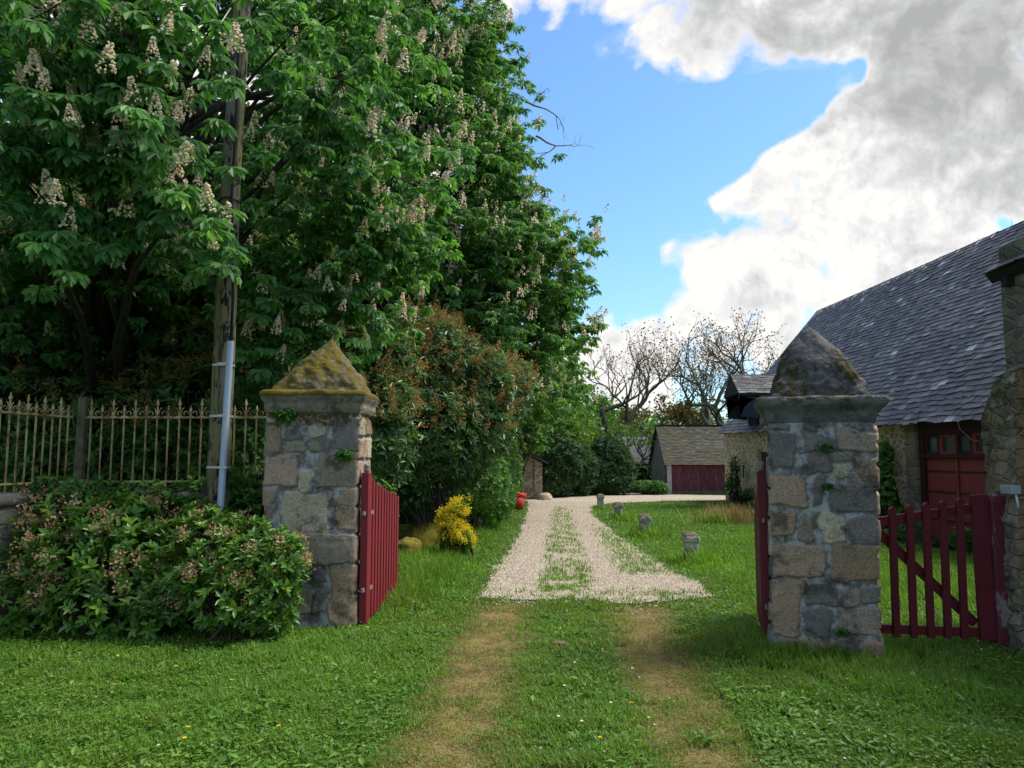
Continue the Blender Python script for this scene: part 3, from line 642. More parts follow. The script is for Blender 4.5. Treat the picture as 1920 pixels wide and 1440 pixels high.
front = crop_stones([(88, 505, 160, 608, 5), (183, 508, 272, 553, 3), (180, 556, 272, 612, 1), (298, 498, 388, 548, 4), (415, 462, 530, 600, 3), (282, 560, 342, 604, 1), (86, 622, 246, 746, 2), (330, 602, 530, 748, 1), (250, 670, 314, 768, 4), (82, 758, 134, 890, 5),
                     (176, 768, 392, 932, 4), (250, 928, 305, 1018, 4), (430, 752, 530, 916, 0), (362, 764, 404, 806, 1), (298, 928, 530, 1050, 1), (412, 1054, 530, 1282, 0), (150, 1035, 300, 1128, 3), (212, 1130, 332, 1238, 1), (200, 950, 248, 1034, 0), (330, 1060, 395, 1120, 3),
                     (108, 455, 205, 492, 4), (212, 452, 292, 492, 1), (300, 450, 405, 490, 1), (90, 900, 168, 1020, 5), (90, 1140, 205, 1260, 0), (340, 1140, 400, 1240, 3), (90, 1040, 145, 1130, 1)], 90, 528, 1292, sL, 2.24 / 845)
left_pillar = gate_pillar('gate_pillar', 'stone gate pillar with yellow moss covered pyramid top beside the iron fence', (LP[0], LP[1], 0), LW, .84, 2.24, R(1), front, 101, .072,
                          (.50, .64, lambda t_: (1 - t_ ** 1.16) ** .92, (.09, 0), lambda t_: .60 - .10 * t_), 1.0, (.125, .098, .016), (.010, 0), (.15, .125, .09))
RP = np.array([2.915, 7.44]); RW = .90; sR = RW / 478
front = crop_stones([(165, 490, 282, 622, 3), (325, 478, 425, 562, 3), (478, 480, 640, 556, 1), (183, 652, 328, 792, 0), (442, 608, 512, 676, 4), (560, 578, 640, 676, 0), (428, 698, 640, 806, 3), (168, 808, 274, 912, 0), (284, 828, 362, 932, 1), (394, 820, 505, 936, 4), (514, 828, 640, 940, 3),
                     (175, 942, 404, 1082, 0), (434, 940, 640, 1088, 5), (170, 1088, 302, 1322, 0), (318, 1108, 460, 1196, 3), (470, 1112, 560, 1188, 1), (562, 1108, 640, 1182, 3), (468, 1190, 640, 1302, 1), (318, 1210, 440, 1300, 3), (240, 1318, 420, 1385, 0), (560, 1318, 640, 1385, 5), (425, 1312, 552, 1380, 3),
                     (354, 668, 402, 792, 3), (506, 660, 625, 700, 1), (328, 566, 432, 655, 3), (170, 1326, 236, 1384, 1), (440, 566, 550, 604, 3), (170, 448, 262, 482, 3), (320, 440, 400, 470, 3), (500, 446, 600, 474, 1)], 165, 640, 1382, sR, 2.08 / 940)
right_pillar = gate_pillar('gate_pillar', 'grey stone gate pillar with dark rounded conical top beside the low picket gate', (RP[0], RP[1], 0), RW, .74, 2.08, R(-17), front, 202, .115,
                           (.41, .73, lambda t_: (1 - t_ ** 1.75) ** .84, (-.06, 0), lambda t_: .50 - .26 * abs(t_ - .3)), .55, (.050, .044, .012), (.018, 0), (.085, .083, .088))

# ------------------------------------------------------------------ red gates
def gate_leaf(name, label, a, b, hts, width, zb, parent_mat, n_pick, stile_w, ro=1):
    """hinged leaf from a (hinge) to b (free end) with close vertical slats and a falling top"""
    a = np.array([*a, 0.0]); b = np.array([*b, 0.0]); d = unit(b - a); L = np.linalg.norm((b - a)); ang = math.atan2(d[1], d[0])
    root = thing(name, label, 'gate', a)
    def P(s, off, z): return a + d * s + np.array([-d[1], d[0], 0]) * off + np.array([0, 0, z])
    def bar(s0, s1, o0, o1, z0, z1a, z1b=None):
        z1b = z1a if z1b is None else z1b
        v = [P(s0, o0, z0), P(s1, o0, z0), P(s1, o1, z0), P(s0, o1, z0), P(s0, o0, z1a), P(s1, o0, z1b), P(s1, o1, z1b), P(s0, o1, z1a)]; return v
    adopt(root, Geo().hexa(bar(0, stile_w, -.04, .04, zb, hts(0))).build('stile', parent_mat, bevel=.006))
    for k in range(n_pick):
        s0 = stile_w + .02 + (L - stile_w - .02) * k / n_pick; s1 = s0 + (L - stile_w) / n_pick - .055
        zt0, zt1 = hts(s0 / L), hts(s1 / L)
        adopt(root, Geo().hexa(bar(s0, s1, -.02, .02, zb + .015, zt0, zt1)).build('slat', parent_mat, bevel=.005))
    for z in (.28, .78):
        adopt(root, Geo().hexa(bar(stile_w - .002, L - .01, *((.022, .062) if ro > 0 else (-.062, -.022)), z, z + .09)).build('rail', parent_mat, bevel=.004))
    kn = Geo().lathe([(.012, 0), (.03, .01), (.034, .03), (.026, .055), (.034, .07), (.03, .09), (.004, .1)], P(stile_w * .5, 0, hts(0) - .002), 12).build('finial', M['iron_knob'], smooth=True); adopt(root, kn)
    for z in (.35, 1.15):
        adopt(root, Geo().hexa([P(-.05, -.012, z), P(.22, -.052, z), P(.22, -.042, z), P(-.05, .012, z), P(-.05, -.012, z + .04), P(.22, -.052, z + .04), P(.22, -.042, z + .04), P(-.05, .012, z + .04)]).build('hinge', M['iron_knob']))
    return root
hl = lambda q: 1.60 - .28 * (1 - (1 - min(q * 1.15, 1)) ** 1.5) - (.05 if q > .86 else 0)
gate_leaf('entrance_gate', 'dark red slatted gate leaf swung open beside the mossy pillar', (-1.575, 8.30), (-1.47, 10.05), hl, .04, .02, M['gate_red'], 11, .15)
hr_ = lambda q: 1.63 - .42 * min(q * 1.1, 1) - (.08 if q > .9 else 0)
gate_leaf('entrance_gate', 'dark red gate leaf seen edge on beside the grey pillar', (2.385, 7.40), (2.80, 8.95), hr_, .04, .02, M['ped_red'], 10, .13, -1)

# low picket gate
Yp = 7.45; root = thing('picket_gate', 'low dark red picket gate with a diagonal brace', 'gate', (4.0, Yp, 0))
def pz(px, py): return at(px, py, Yp)
xa = pz(1652, 1100)[0]; xb = pz(1862, 1100)[0]
for nm, (l, rr_) in {'rail': ((971, 990), (941, 958)), 'bottom_rail': ((1172, 1189), (1180, 1197))}.items():
    z = [at(1655, l[0], Yp)[2], at(1655, l[1], Yp)[2], at(1848, rr_[0], Yp)[2], at(1848, rr_[1], Yp)[2]]
    y0, y1 = Yp + .025, Yp + .06
    adopt(root, Geo().hexa([(xa, y0, z[1]), (xb, y0, z[3]), (xb, y1, z[3]), (xa, y1, z[1]), (xa, y0, z[0]), (xb, y0, z[2]), (xb, y1, z[2]), (xa, y1, z[0])]).build(nm, M['ped_red'], bevel=.004))
for pt, pb, yt, yb in ((1672, 1681, 949, 1194), (1704, 1714, 945, 1196), (1735, 1746, 941, 1196), (1767, 1778, 937, 1197), (1798, 1809, 933, 1198)):
    T0, B0 = at(pt, yt, Yp), at(pb, yb, Yp); w = .032; z1 = T0[2] - .03
    v = [(B0[0] - w, Yp - .022, B0[2]), (B0[0] + w, Yp - .022, B0[2]), (B0[0] + w, Yp + .022, B0[2]), (B0[0] - w, Yp + .022, B0[2]), (T0[0] - w, Yp - .022, z1), (T0[0] + w, Yp - .022, z1), (T0[0] + w, Yp + .022, z1), (T0[0] - w, Yp + .022, z1)]
    g = Geo().hexa(v); g.add([v[4], v[5], v[6], v[7], (T0[0], Yp - .022, T0[2]), (T0[0], Yp + .022, T0[2])], [[1, 2, 5, 4], [3, 0, 4, 5]], [[0, 1, 4], [2, 3, 5]])
    adopt(root, g.build('picket', M['ped_red'], bevel=.004))
T0, B0 = at(1834, 928, Yp), at(1852, 1200, Yp); w = .075
adopt(root, Geo().hexa([(B0[0] - w, Yp - .03, B0[2]), (B0[0] + w, Yp - .03, B0[2]), (B0[0] + w, Yp + .024, B0[2]), (B0[0] - w, Yp + .024, B0[2]), (T0[0] - w, Yp - .03, T0[2]), (T0[0] + w, Yp - .03, T0[2] + .01), (T0[0] + w, Yp + .024, T0[2] + .01), (T0[0] - w, Yp + .024, T0[2])]).build('stile', M['ped_red'], bevel=.005))
p0, p1 = at(1655, 1000, Yp), at(1838, 1172, Yp)
adopt(root, Geo().beam((p0[0], Yp + .082, p0[2]), (p1[0], Yp + .082, p1[2]), .04, .085).build('brace', M['ped_red'], bevel=.004))
T0, B0 = at(1865, 931, Yp), at(1881, 1213, Yp); w = .082
g = Geo(); nseg = 16
for k in range(nseg):
    pass
zz = np.linspace(-.05, T0[2], 26); rs = np.random.default_rng(4); ring = []
for z_ in zz:
    c0 = B0[0] + (T0[0] - B0[0]) * z_ / T0[2]; rg, nn, _ = square_ring(w, w * .95, .02, 40); p3 = np.concatenate([rg, np.full((40, 1), z_)], 1); f = .012 * fbm(p3 * np.array([30, 30, 5]), 3, 8)[:, None] + .008 * fbm(p3 * 6, 2, 9)[:, None]
    ring.append(np.concatenate([rg + nn * f + np.array([c0, Yp + .0]), np.full((40, 1), z_)], 1))
V = np.vstack(ring + [np.array([[T0[0], Yp, T0[2] + .03]])]); n_ = 40 * 25
po = link_mesh('gate_post', V, wrap_quads(40, 26), [[n_ + k, n_ + (k + 1) % 40, 40 * 26] for k in range(40)], M['peeled'], None, smooth=True)
tag(po, 'leaning wooden gate post with peeling red paint against the rubble wall', 'gate post')

# ------------------------------------------------------------------ pole
PX, PY = at(398, 955, 8.45)[0], 8.45
root = thing('utility_pole', 'weathered wooden utility pole with mossy streaks rising into the chestnut', 'utility pole', (PX, PY, 0))
zz = np.linspace(-.2, 7.6, 70); th = np.arange(28) * 2 * np.pi / 28; rings = []
for z_ in zz:
    rad = .128 - .0045 * z_; p3 = np.stack([np.cos(th) * 1.0, np.sin(th) * 1.0, np.full(28, z_ * .25)], -1); f = rad * (1 + .12 * fbm(p3 * 4, 4, 77))
    rings.append(np.stack([PX + .035 * z_ * .55 + f * np.cos(th) + .02 * math.sin(z_ * .9), PY + f * np.sin(th), np.full(28, z_)], -1))
V = np.vstack(rings + [np.array([[PX + .15, PY, 7.62]])]); b0 = 28 * 69
adopt(root, link_mesh('shaft', V, wrap_quads(28, 70), [[b0 + k, b0 + (k + 1) % 28, 28 * 70] for k in range(28)], M['pole'], None, smooth=True))
c0, c1 = at(412, 985, PY - .17), at(433, 640, PY - .17); g = Geo()
prof = [(-.036, 0), (-.036, -.018), (-.022, -.036), (0, -.042), (.022, -.036), (.036, -.018), (.036, 0)]
v = [np.array([c[0] + a, c[1] + b, c[2]]) for c in (c0, c1) for a, b in prof]; g.add(v, [[k, (k + 1) % 7, 7 + (k + 1) % 7, 7 + k] for k in range(7)], [[0, k + 1, k] for k in range(1, 6)] + [[7, 7 + k, 8 + k] for k in range(1, 6)])
adopt(root, g.build('cable_guard', M['galv'], bevel=.002))
for py_, mt in ((686, 'strap'), (781, 'strap'), (876, 'strap')):
    c = at(408, py_, PY); rad = .128 - .0045 * c[2]; cx = PX + .035 * c[2] * .55 + .02 * math.sin(c[2] * .9); a = np.linspace(0, 2 * np.pi, 25); pts = np.stack([cx + (rad + .008) * np.cos(a), PY + (rad + .008) * np.sin(a), np.full(25, c[2])], -1)
    g = Geo(); V = np.vstack([pts + [0, 0, -.012], pts + [0, 0, .012]]); g.add(V, [[k, k + 1, 26 + k, 25 + k] for k in range(24)])
    gx_ = at(420, py_, PY - .17)[0]; g.box((gx_ - .05, PY - .218, c[2] - .012), (gx_ + .05, PY - .213, c[2] + .012)); adopt(root, g.build('strap', M[mt]))
for py_ in (378, 519):
    c = at(425, py_, PY); rad = .128 - .0045 * c[2]; cx = PX + .035 * c[2] * .55 + .02 * math.sin(c[2] * .9); a = np.linspace(0, 2 * np.pi, 20)
    adopt(root, Geo().tube(np.stack([cx + (rad + .012) * np.cos(a), PY + (rad + .012) * np.sin(a), c[2] + .012 * np.sin(3 * a)], -1), .007, 5).build('tie', M['cable'], smooth=True))
cab = [(433, 640), (437, 560), (436, 470), (434, 380), (440, 280), (444, 190), (446, 110), (449, 60)]
adopt(root, Geo().tube([at(x_, y_, PY - .16) for x_, y_ in cab] + [at(452, -60, PY - .1)], .016, 7).build('cable', M['dark_wood'], smooth=True))
c = at(437, 92, PY); a = np.linspace(-2.4, .5, 16); adopt(root, Geo().tube(np.stack([c[0] + .125 * np.cos(a), PY + .125 * np.sin(a), c[2] - .02 * np.sin(a * 1.3) - .03 * np.cos(a)], -1), .013, 6).build('band', M['ring'], smooth=True))
adopt(root, Geo().tube([at(350, 10, PY - .2), at(385, 45, PY - .25), at(412, 48, PY - .2), at(432, 15, PY - .12)], .010, 5).build('loose_wire', M['strap'], smooth=True))

# ------------------------------------------------------------------ iron fence on a low wall
def fence_run(name, label, a, b, zb, zt, ztip, n, post_at=None, over=.1):
    a = np.array(a, float); b = np.array(b, float); d = unit(b - a); nrm = np.array([d[1], -d[0], 0]); root = thing(name, label, 'iron fence', (a[0], a[1], 0))
    up = np.array([0, 0, 1.0])
    adopt(root, Geo().beam(a + up * zt, b + up * zt, .035, .022).build('top_rail', M['fence_iron'], bevel=.003)); adopt(root, Geo().beam(a + up * zb, b + up * zb, .035, .022).build('bottom_rail', M['fence_iron'], bevel=.003))
    L = np.linalg.norm(b - a)
    for k in range(n):
        p = a + d * L * (k + .5) / n; tall = k % 2 == 0; zz_ = ztip if tall else ztip - .075
        pk = Geo().tube([p + up * (zb - .1), p + up * (zt + .02), p + up * (zz_ - .09)], [.0105, .0105, .010], 7); pk.tube([p + up * (zz_ - .09), p + up * (zz_ - .065), p + up * zz_], [.010, .019, .002], 6)
        pk = adopt(root, pk.build('picket', M['fence_iron'], smooth=True))
        g = Geo()
        for sgn in (-1, 1):
            if tall:   # flared leaf
                q = [(.012, .02), (.018, .07), (.034, .105), (.052, .118)]; g.tube([p + d * sgn * s + up * (zt + z_) for s, z_ in q], [.007, .008, .006, .003], 5)
            aa = np.linspace(0, 4.4, 14); rr_ = .034 - .005 * aa; cx_ = sgn * .066
            if not tall: g.tube([p + d * sgn * (.060 - r0 * np.cos(t_)) + up * (zt + .045 + r0 * np.sin(t_) * 1.05) for t_, r0 in zip(aa, rr_)], .0062, 5)
        g.tube([p - d * .035 + up * (zt + .014), p + d * .035 + up * (zt + .014)], .008, 5); g.build('scroll', M['fence_iron'], pk, smooth=True)
    return root
FY = 9.05; zt = at(320, 783, FY)[2]; zb = at(320, 903, FY)[2]; ztip = at(320, 748, FY)[2]
corner = np.array([at(150, 800, FY)[0], FY, 0]); endp = np.array([at(512, 800, FY)[0], FY, 0])
fence_run('iron_fence', 'rusty cream iron railing between the lichened post and mossy pillar', corner + [.06, 0, 0], endp, zb, zt, ztip, 17)
Y0 = FY * 121 / 143; left_end = np.array([at(-60, 800, Y0)[0], Y0 - .35, 0])
fence_run('iron_fence', 'rusty cream iron railing running forward left of the lichened post', left_end, corner - [.07, .05, 0], zb, zt, ztip, 14)
po = Geo().box((corner[0] - .045, FY - .05, .2), (corner[0] + .045, FY + .05, ztip + .02), lean=(.03, 0)).build('fence_post', M['fence_post'], bevel=.008); tag(po, 'lichened square fence post joining the two iron railings', 'fence post')
zw = zb - .10
def low_wall(label, a, b, top, th_):
    a = np.array(a); b = np.array(b); d = unit(b - a); nrm = np.array([-d[1], d[0]]); L = np.linalg.norm(b - a); nu_, nv_ = int(L / .05), 28
    s = np.linspace(0, L, nu_); prof = [(-th_ / 2, z_) for z_ in np.linspace(-.1, top - .12, 18)] + [(-th_ / 2 - .04, top - .11), (-th_ / 2 - .05, top - .03), (-th_ / 2 + .02, top), (0, top + .015), (th_ / 2 - .02, top), (th_ / 2 + .04, top - .03), (th_ / 2 + .03, top - .11), (th_ / 2, top - .12), (th_ / 2, .4), (th_ / 2, -.1)]
    V = []
    for o_, z_ in prof:
        p = a[None] + d[None] * s[:, None] + nrm[None] * o_; V.append(np.concatenate([p, np.full((nu_, 1), z_)], 1))
    V = np.vstack(V); V = V + np.stack([.05 * fbm(V * 3, 4, 5), .07 * fbm(V * 3.3, 4, 6), .03 * fbm(V * 2.6, 3, 7)], -1); m_ = len(prof)
    i_ = np.arange(m_ - 1)[:, None] * nu_ + np.arange(nu_ - 1)[None]; o = link_mesh('garden_wall', V, np.stack([i_, i_ + 1, i_ + nu_ + 1, i_ + nu_], -1).reshape(-1, 4), None, M['low_wall'], None, smooth=True)
    tag(o, label, 'garden wall')
low_wall('low mossy stone wall under the railing behind the shrubs', (corner[0] - .1, FY), (-2.75, FY + .05), zw, .36)
low_wall('low stone wall with pale coping left of the shrubs', (left_end[0] - .2, left_end[1] + .0), (corner[0] - .14, FY - .06), zw, .36)

# ------------------------------------------------------------------ roofs of real slates
def slate_roof(name, mat, o, u, v, L, S, w, ex, seed, parent, thick=.008, jit=.012, tone_noise=.5, sag=0.0):
    """slates laid in courses: o = eave corner, u along the eave, v up the slope"""
    r = np.random.default_rng(seed); o, u, v = (np.asarray(q, float) for q in (o, u, v)); nrm = unit(np.cross(u, v));
    if nrm[2] < 0: nrm = -nrm
    rows = int(S / ex) + 1; cols = int(L / w) + 2; j, i = np.meshgrid(np.arange(rows), np.arange(cols), indexing='ij'); j, i = j.ravel(), i.ravel()
    x0 = i * w - (j % 2) * w / 2 + r.normal(0, jit, len(i)) * .5; x1 = x0 + w - .006 - np.abs(r.normal(0, .004, len(i)))
    x0 = np.clip(x0, 0, L); x1 = np.clip(x1, 0, L); k = x1 - x0 > .02; i, j, x0, x1 = i[k], j[k], x0[k], x1[k]; n = len(i)
    y0 = j * ex + r.normal(0, jit, n) - .01; y1 = np.minimum(y0 + ex * 1.25, S + .02); lift0 = .030 + r.normal(0, .004, n); lift1 = .010 + r.normal(0, .002, n); tw = r.normal(0, .012, n)
    slip = r.random(n) < .02; y0 = np.where(slip, y0 - r.uniform(.02, .06, n), y0)
    def pt(x, y, h): return o + u * x[:, None] + v * y[:, None] + nrm * h[:, None] - np.array([0, 0, 1.0]) * (sag * np.sin(np.pi * x / L) * (.3 + .7 * np.sin(np.pi * y / S)))[:, None]
    V = np.stack([pt(x0, y0 + tw, lift0), pt(x1, y0 - tw, lift0), pt(x1, y1, lift1), pt(x0, y1, lift1), pt(x0, y0 + tw, lift0 - thick), pt(x1, y0 - tw, lift0 - thick)], 1).reshape(-1, 3)
    b = (np.arange(n) * 6)[:, None]; Q = np.concatenate([b + np.array([[0, 1, 2, 3]]), b + np.array([[4, 5, 1, 0]])])
    big = fbm(np.stack([x0 * .5, y0 * .8, np.zeros(n)], -1), 3, seed) * tone_noise
    tn = np.clip(.42 + 1.3 * big + r.normal(0, .21, n), 0, .84); lt = r.random(n) / np.clip(.35 + 4 * (fbm(np.stack([x0 * .35, y0 * .5, np.ones(n)], -1), 3, seed + 3) + .1), .15, 3); tn = np.where(lt < .030, r.uniform(.86, .92, n), tn); tn = np.where(lt < .010, r.uniform(.95, 1, n), tn)
    return link_mesh(name, V, Q, None, mat, parent, {'tone': np.repeat(tn, 6)})
def quad_obj(name, pts, mat, parent, bevel=0):
    return adopt(parent, Geo().hexa(pts).build(name, mat, bevel=bevel))
def box_obj(name, lo, hi, mat, parent, bevel=0, **kw):
    return adopt(parent, Geo().box(lo, hi, **kw).build(name, mat, bevel=bevel))

# ------------------------------------------------------------------ long barn
BX, BY0, BY1, RX = 9.15, 10.0, 33.3, 13.45
EZ0, EZ1, RZ = 2.60, 2.95, 7.78          # eave height near and far, ridge height
barn = thing('barn', 'long stone barn with a steep grey slate roof and red doors', 'barn', (BX, 22, 0))
def ez(y): return EZ0 + (EZ1 - EZ0) * (y - 14) / 19.3
DY0, DY1 = 14.75, 17.42
g = Geo()
def wallpiece(y0, y1, z0=-.2, z1=None):
    za, zb_ = (ez(y0) + .02, ez(y1) + .02) if z1 is None else (z1, z1)
    g.hexa([(BX, y0, z0), (BX + .5, y0, z0), (BX + .5, y1, z0), (BX, y1, z0), (BX, y0, za), (BX + .5, y0, za), (BX + .5, y1, zb_), (BX, y1, zb_)])
wallpiece(DY1 + .55, 23.0); wallpiece(23.0, BY1); wallpiece(BY0, DY0 - .06)
g.add([(BX, BY1, -.2), (RX * 2 - BX, BY1, -.2), (RX * 2 - BX, BY1, EZ1), (RX, BY1, RZ - .12), (BX, BY1, EZ1)], None, [[0, 1, 2], [0, 2, 4], [4, 2, 3]])
g.box((RX * 2 - BX - .5, BY0, -.2), (RX * 2 - BX - .003, BY1 - .003, 2.6))
adopt(barn, g.build('wall', M['barn_wall']))
g = Geo(); g.hexa([(BX - .02, DY1 + .06, -.2), (BX + .48, DY1 + .06, -.2), (BX + .48, DY1 + .56, -.2), (BX - .02, DY1 + .58, -.2), (BX - .02, DY1 + .06, 2.62), (BX + .48, DY1 + .06, 2.62), (BX + .48, DY1 + .56, 2.62), (BX - .02, DY1 + .50, 2.62)])
adopt(barn, g.build('door_quoin', M['quoin'], bevel=.02))
# roof: slates over boarding
u = unit(np.array([0, BY1 + .25 - BY0, (EZ1 - EZ0) * 1.2])); e0 = np.array([BX - .22, BY0, ez(BY0) - .12]); L = (BY1 + .25 - BY0)
top = np.array([RX, BY0, RZ]); vv = top - e0; vv = vv - u * np.dot(vv, u); S = np.linalg.norm(vv) + .05; v = unit(vv)
adopt(barn, slate_roof('slates', M['slate'], e0, u, v, L + .1, S, .33, .168, 5, None, sag=.05, jit=.014))
g = Geo(); n_ = unit(np.cross(u, v)); n_ = n_ if n_[2] > 0 else -n_
g.hexa([e0 + n_ * -.05 + v * .03, e0 + u * L - n_ * .05 + v * .03, e0 + u * L + v * (S - .15) - n_ * .12, e0 + v * (S - .03) - n_ * .05, e0 + v * .03 - n_ * .005, e0 + u * L + v * .03 - n_ * .005, e0 + u * L + v * (S - .15) - n_ * .07, e0 + v * (S - .03) - n_ * .005]); adopt(barn, g.build('roof_boarding', M['dark_wood']))
g = Geo(); e1 = np.array([2 * RX - BX + .22, BY0, 2.4]); g.add([e1, (e1[0], BY1 + .25, 2.8), (RX, BY1 + .25, RZ - .05), (RX, BY0, RZ - .03)], [[0, 1, 2, 3]]); adopt(barn, g.build('back_slope', M['slate']))
g = Geo(); rs = np.random.default_rng(2)
for k in range(58):
    y_ = BY0 + k * .40; zr = RZ + .03 + rs.normal(0, .008)
    a = np.linspace(0, np.pi, 7); ring = lambda yy, s: np.stack([RX + .13 * s * np.cos(a), np.full(7, yy), zr - .07 + .12 * s * np.sin(a)], -1)
    g.add(np.vstack([ring(y_, 1.0), ring(y_ + .42, 1.08)]), [[q, q + 1, 8 + q, 7 + q] for q in range(6)])
adopt(barn, g.build('ridge', M['ridge']))
# timber front of the doorway
T = lambda nm, y0, y1, z0, z1, x0, x1, mt, bv=.004: box_obj(nm, (BX + x0, y0, z0), (BX + x1, y1, z1), M[mt], barn, bv)
T('lintel', DY0 - .05, DY1 + .05, 2.27, 2.64, .06, .30, 'barn_dark'); T('transom_sill', DY0 + .1, DY1 - .1, 1.765, 1.84, .05, .26, 'barn_dark')
T('jamb', DY1 - .13, DY1 + .05, 0, 2.268, .05, .28, 'barn_dark'); T('jamb', DY0 - .05, DY0 + .13, 0, 2.268, .05, .28, 'barn_dark')
ys = np.linspace(DY0 + .132, DY1 - .132, 5)
for k in range(4):
    a, b = ys[k] + .002, ys[k + 1] - .002; z0, z1 = 1.843, 2.266; g = Geo(); X0, X1 = BX + .09, BX + .20
    for lo, hi in (((a, z0), (a + .10, z1)), ((b - .10, z0), (b, z1)), ((a + .101, z0), (b - .101, z0 + .05)), ((a + .101, z1 - .05), (b - .101, z1))): g.box((X0, lo[0], lo[1]), (X1, hi[0], hi[1]))
    w = adopt(barn, g.build('window', M['barn_dark'] if k % 2 else M['barn_red'], bevel=.004)); Geo().box((X0 + .05, a + .09, z0 + .04), (X0 + .058, b - .09, z1 - .04)).build('pane', M['glass'], w)
mid = (DY0 + DY1) / 2 + .0
for a, b in ((mid + .008, DY1 - .134), (DY0 + .134, mid - .008)):
    g = Geo(); nb = 9
    for k in range(nb):
        q0 = a + (b - a) * k / nb; q1 = a + (b - a) * (k + 1) / nb - .004; g.box((BX + .12, q0, .06), (BX + .155 + .003 * (k % 2), q1, 1.762))
    d = adopt(barn, g.build('door', M['barn_red']))
    for z_ in (.42, 1.02, 1.46): Geo().box((BX + .105, a + .02, z_), (BX + .119, b - .02, z_ + .035)).build('strap_hinge', M['barn_dark'], d)
T('door_strip', mid - .045, mid + .045, .06, 1.75, .085, .104, 'barn_red')
# hay dormer near the far end, with a projecting hood
dy0, dy1 = 28.2, 30.0; dm = (dy0 + dy1) / 2; dez, drz = 4.14, 4.92; hx_ = BX - .85
g = Geo(); g.box((BX + .01, dy0 + .1, 2.9), (BX + 2.4, dy1 - .1, dez + .05)); D = adopt(barn, g.build('hay_dormer', M['blue_wood']))
Geo().box((BX - .03, dy0 + .35, 3.0), (BX + .005, dy1 - .35, 4.0)).build('hatch', M['dark_wood'], D)
Geo().box((BX - .05, dy0 - .02, 2.85), (BX + .3, dy0 + .098, 4.1)).build('side_post', M['quoin'], D)
for sgn, ya in ((1, dy0 - .12), (-1, dy1 + .12)):
    vv = np.array([0, dm - ya, drz - dez]); Ls = np.linalg.norm(vv)
    s = slate_roof('slates', M['slate'], (hx_, ya, dez), (1, 0, 0), unit(vv), 4.2, Ls, .30, .15, 31 + sgn, D); g = Geo(); nn = np.array([0, -.02 * sgn * 0, -.03])
    g.hexa([(hx_ + .02, ya + .02 * sgn, dez - .06), (hx_ + 4.2, ya + .02 * sgn, dez - .06), (hx_ + 4.2, dm, drz - .06), (hx_ + .02, dm, drz - .06), (hx_ + .02, ya + .02 * sgn, dez - .005), (hx_ + 4.2, ya + .02 * sgn, dez - .005), (hx_ + 4.2, dm, drz - .005), (hx_ + .02, dm, drz - .005)]); g.build('boarding', M['blue_wood'], D)
n_ = 9
for yy in (dy0 + .02, dy1 - .10):
    g = Geo(); pts = [(hx_ + .05, dez - .06), (hx_ + .05, dez - .20)] + [(BX - .05 - .72 * math.cos(t_) * .95, dez - .95 + .75 * math.sin(t_)) for t_ in np.linspace(1.3, 0.15, n_)] + [(BX, dez - .9), (BX, dez - .06)]
    m_ = len(pts); vv = [(x_, y_, z_) for y_ in (yy, yy + .08) for x_, z_ in pts]
    g.add(vv, [[q, (q + 1) % m_, m_ + (q + 1) % m_, m_ + q] for q in range(m_)], [[0, q + 1, q] for q in range(1, m_ - 1)] + [[m_, m_ + q, m_ + q + 1] for q in range(1, m_ - 1)]); g.build('corbel', M['blue_wood'], D)
g = Geo(); g.add([(hx_ + .03, dy0 - .05, dez), (hx_ + .03, dy1 + .05, dez), (hx_ + .03, dm, drz - .05)], None, [[0, 2, 1]]); g.build('hood_gable', M['dark_wood'], D)
# slit in the far wall and a doorway with stone surround
box_obj('wall_slit', (BX - .01, 30.55, 1.0), (BX + .2, 30.72, 1.5), M['dark_wood'], barn); box_obj('doorway', (BX - .015, 27.2, 0), (BX + .2, 28.3, 2.0), M['dark_wood'], barn); box_obj('door_surround', (BX - .03, 28.302, 0), (BX + .25, 28.62, 2.1), M['quoin'], barn, .01)
# dry stalks on the ridge
g = Geo(); rs = np.random.default_rng(8)
for k in range(26):
    y_ = 24 + rs.normal(0, 2.2); p = np.array([RX, y_, RZ + .06]); q = p + [rs.normal(0, .06), rs.normal(0, .08), rs.uniform(.12, .34)]; g.tube([p, (p + q) / 2 + [0, .02, 0], q], [.006, .005, .003], 4)
tag(g.build('ridge_weeds', M['twig']), 'thin dry weeds growing along the barn roof ridge', 'weeds', kind='stuff')

# ------------------------------------------------------------------ near building and wall stub at the right edge
NX, NY = 5.46, 8.45; nb_ = thing('outbuilding', 'stone building at the edge with an overhanging slate eave', 'building', (NX, NY, 0))
box_obj('wall', (NX, 2.0, -.1), (NX + 5, NY, 4.1), M['stub_wall'], nb_)
e = at(1843, 516, NY + .12); u = np.array([0, -1.0, 0]); v = unit(np.array([.80, 0, .60]))
adopt(nb_, slate_roof('slates', M['slate'], e, u, v, 6.4, 4.4, .30, .19, 77, None, thick=.014)); n_ = np.array([-.6, 0, .8])
g = Geo(); g.hexa([e - n_ * .14 + v * .02, e + u * 6.4 - n_ * .14 + v * .02, e + u * 6.4 + v * 4.3 - n_ * .14, e + v * 4.3 - n_ * .14, e - n_ * .004 + v * .02, e + u * 6.4 - n_ * .004 + v * .02, e + u * 6.4 + v * 4.3 - n_ * .004, e + v * 4.3 - n_ * .004]); adopt(nb_, g.build('roof_boarding', M['dark_wood']))
g = Geo()
for k in range(5): y_ = NY - .15 - k * .6; g.box((e[0] + .03, y_ - .09, e[2] - .20), (NX, y_, e[2] - .09))
adopt(nb_, g.build('rafter', M['dark_wood']))

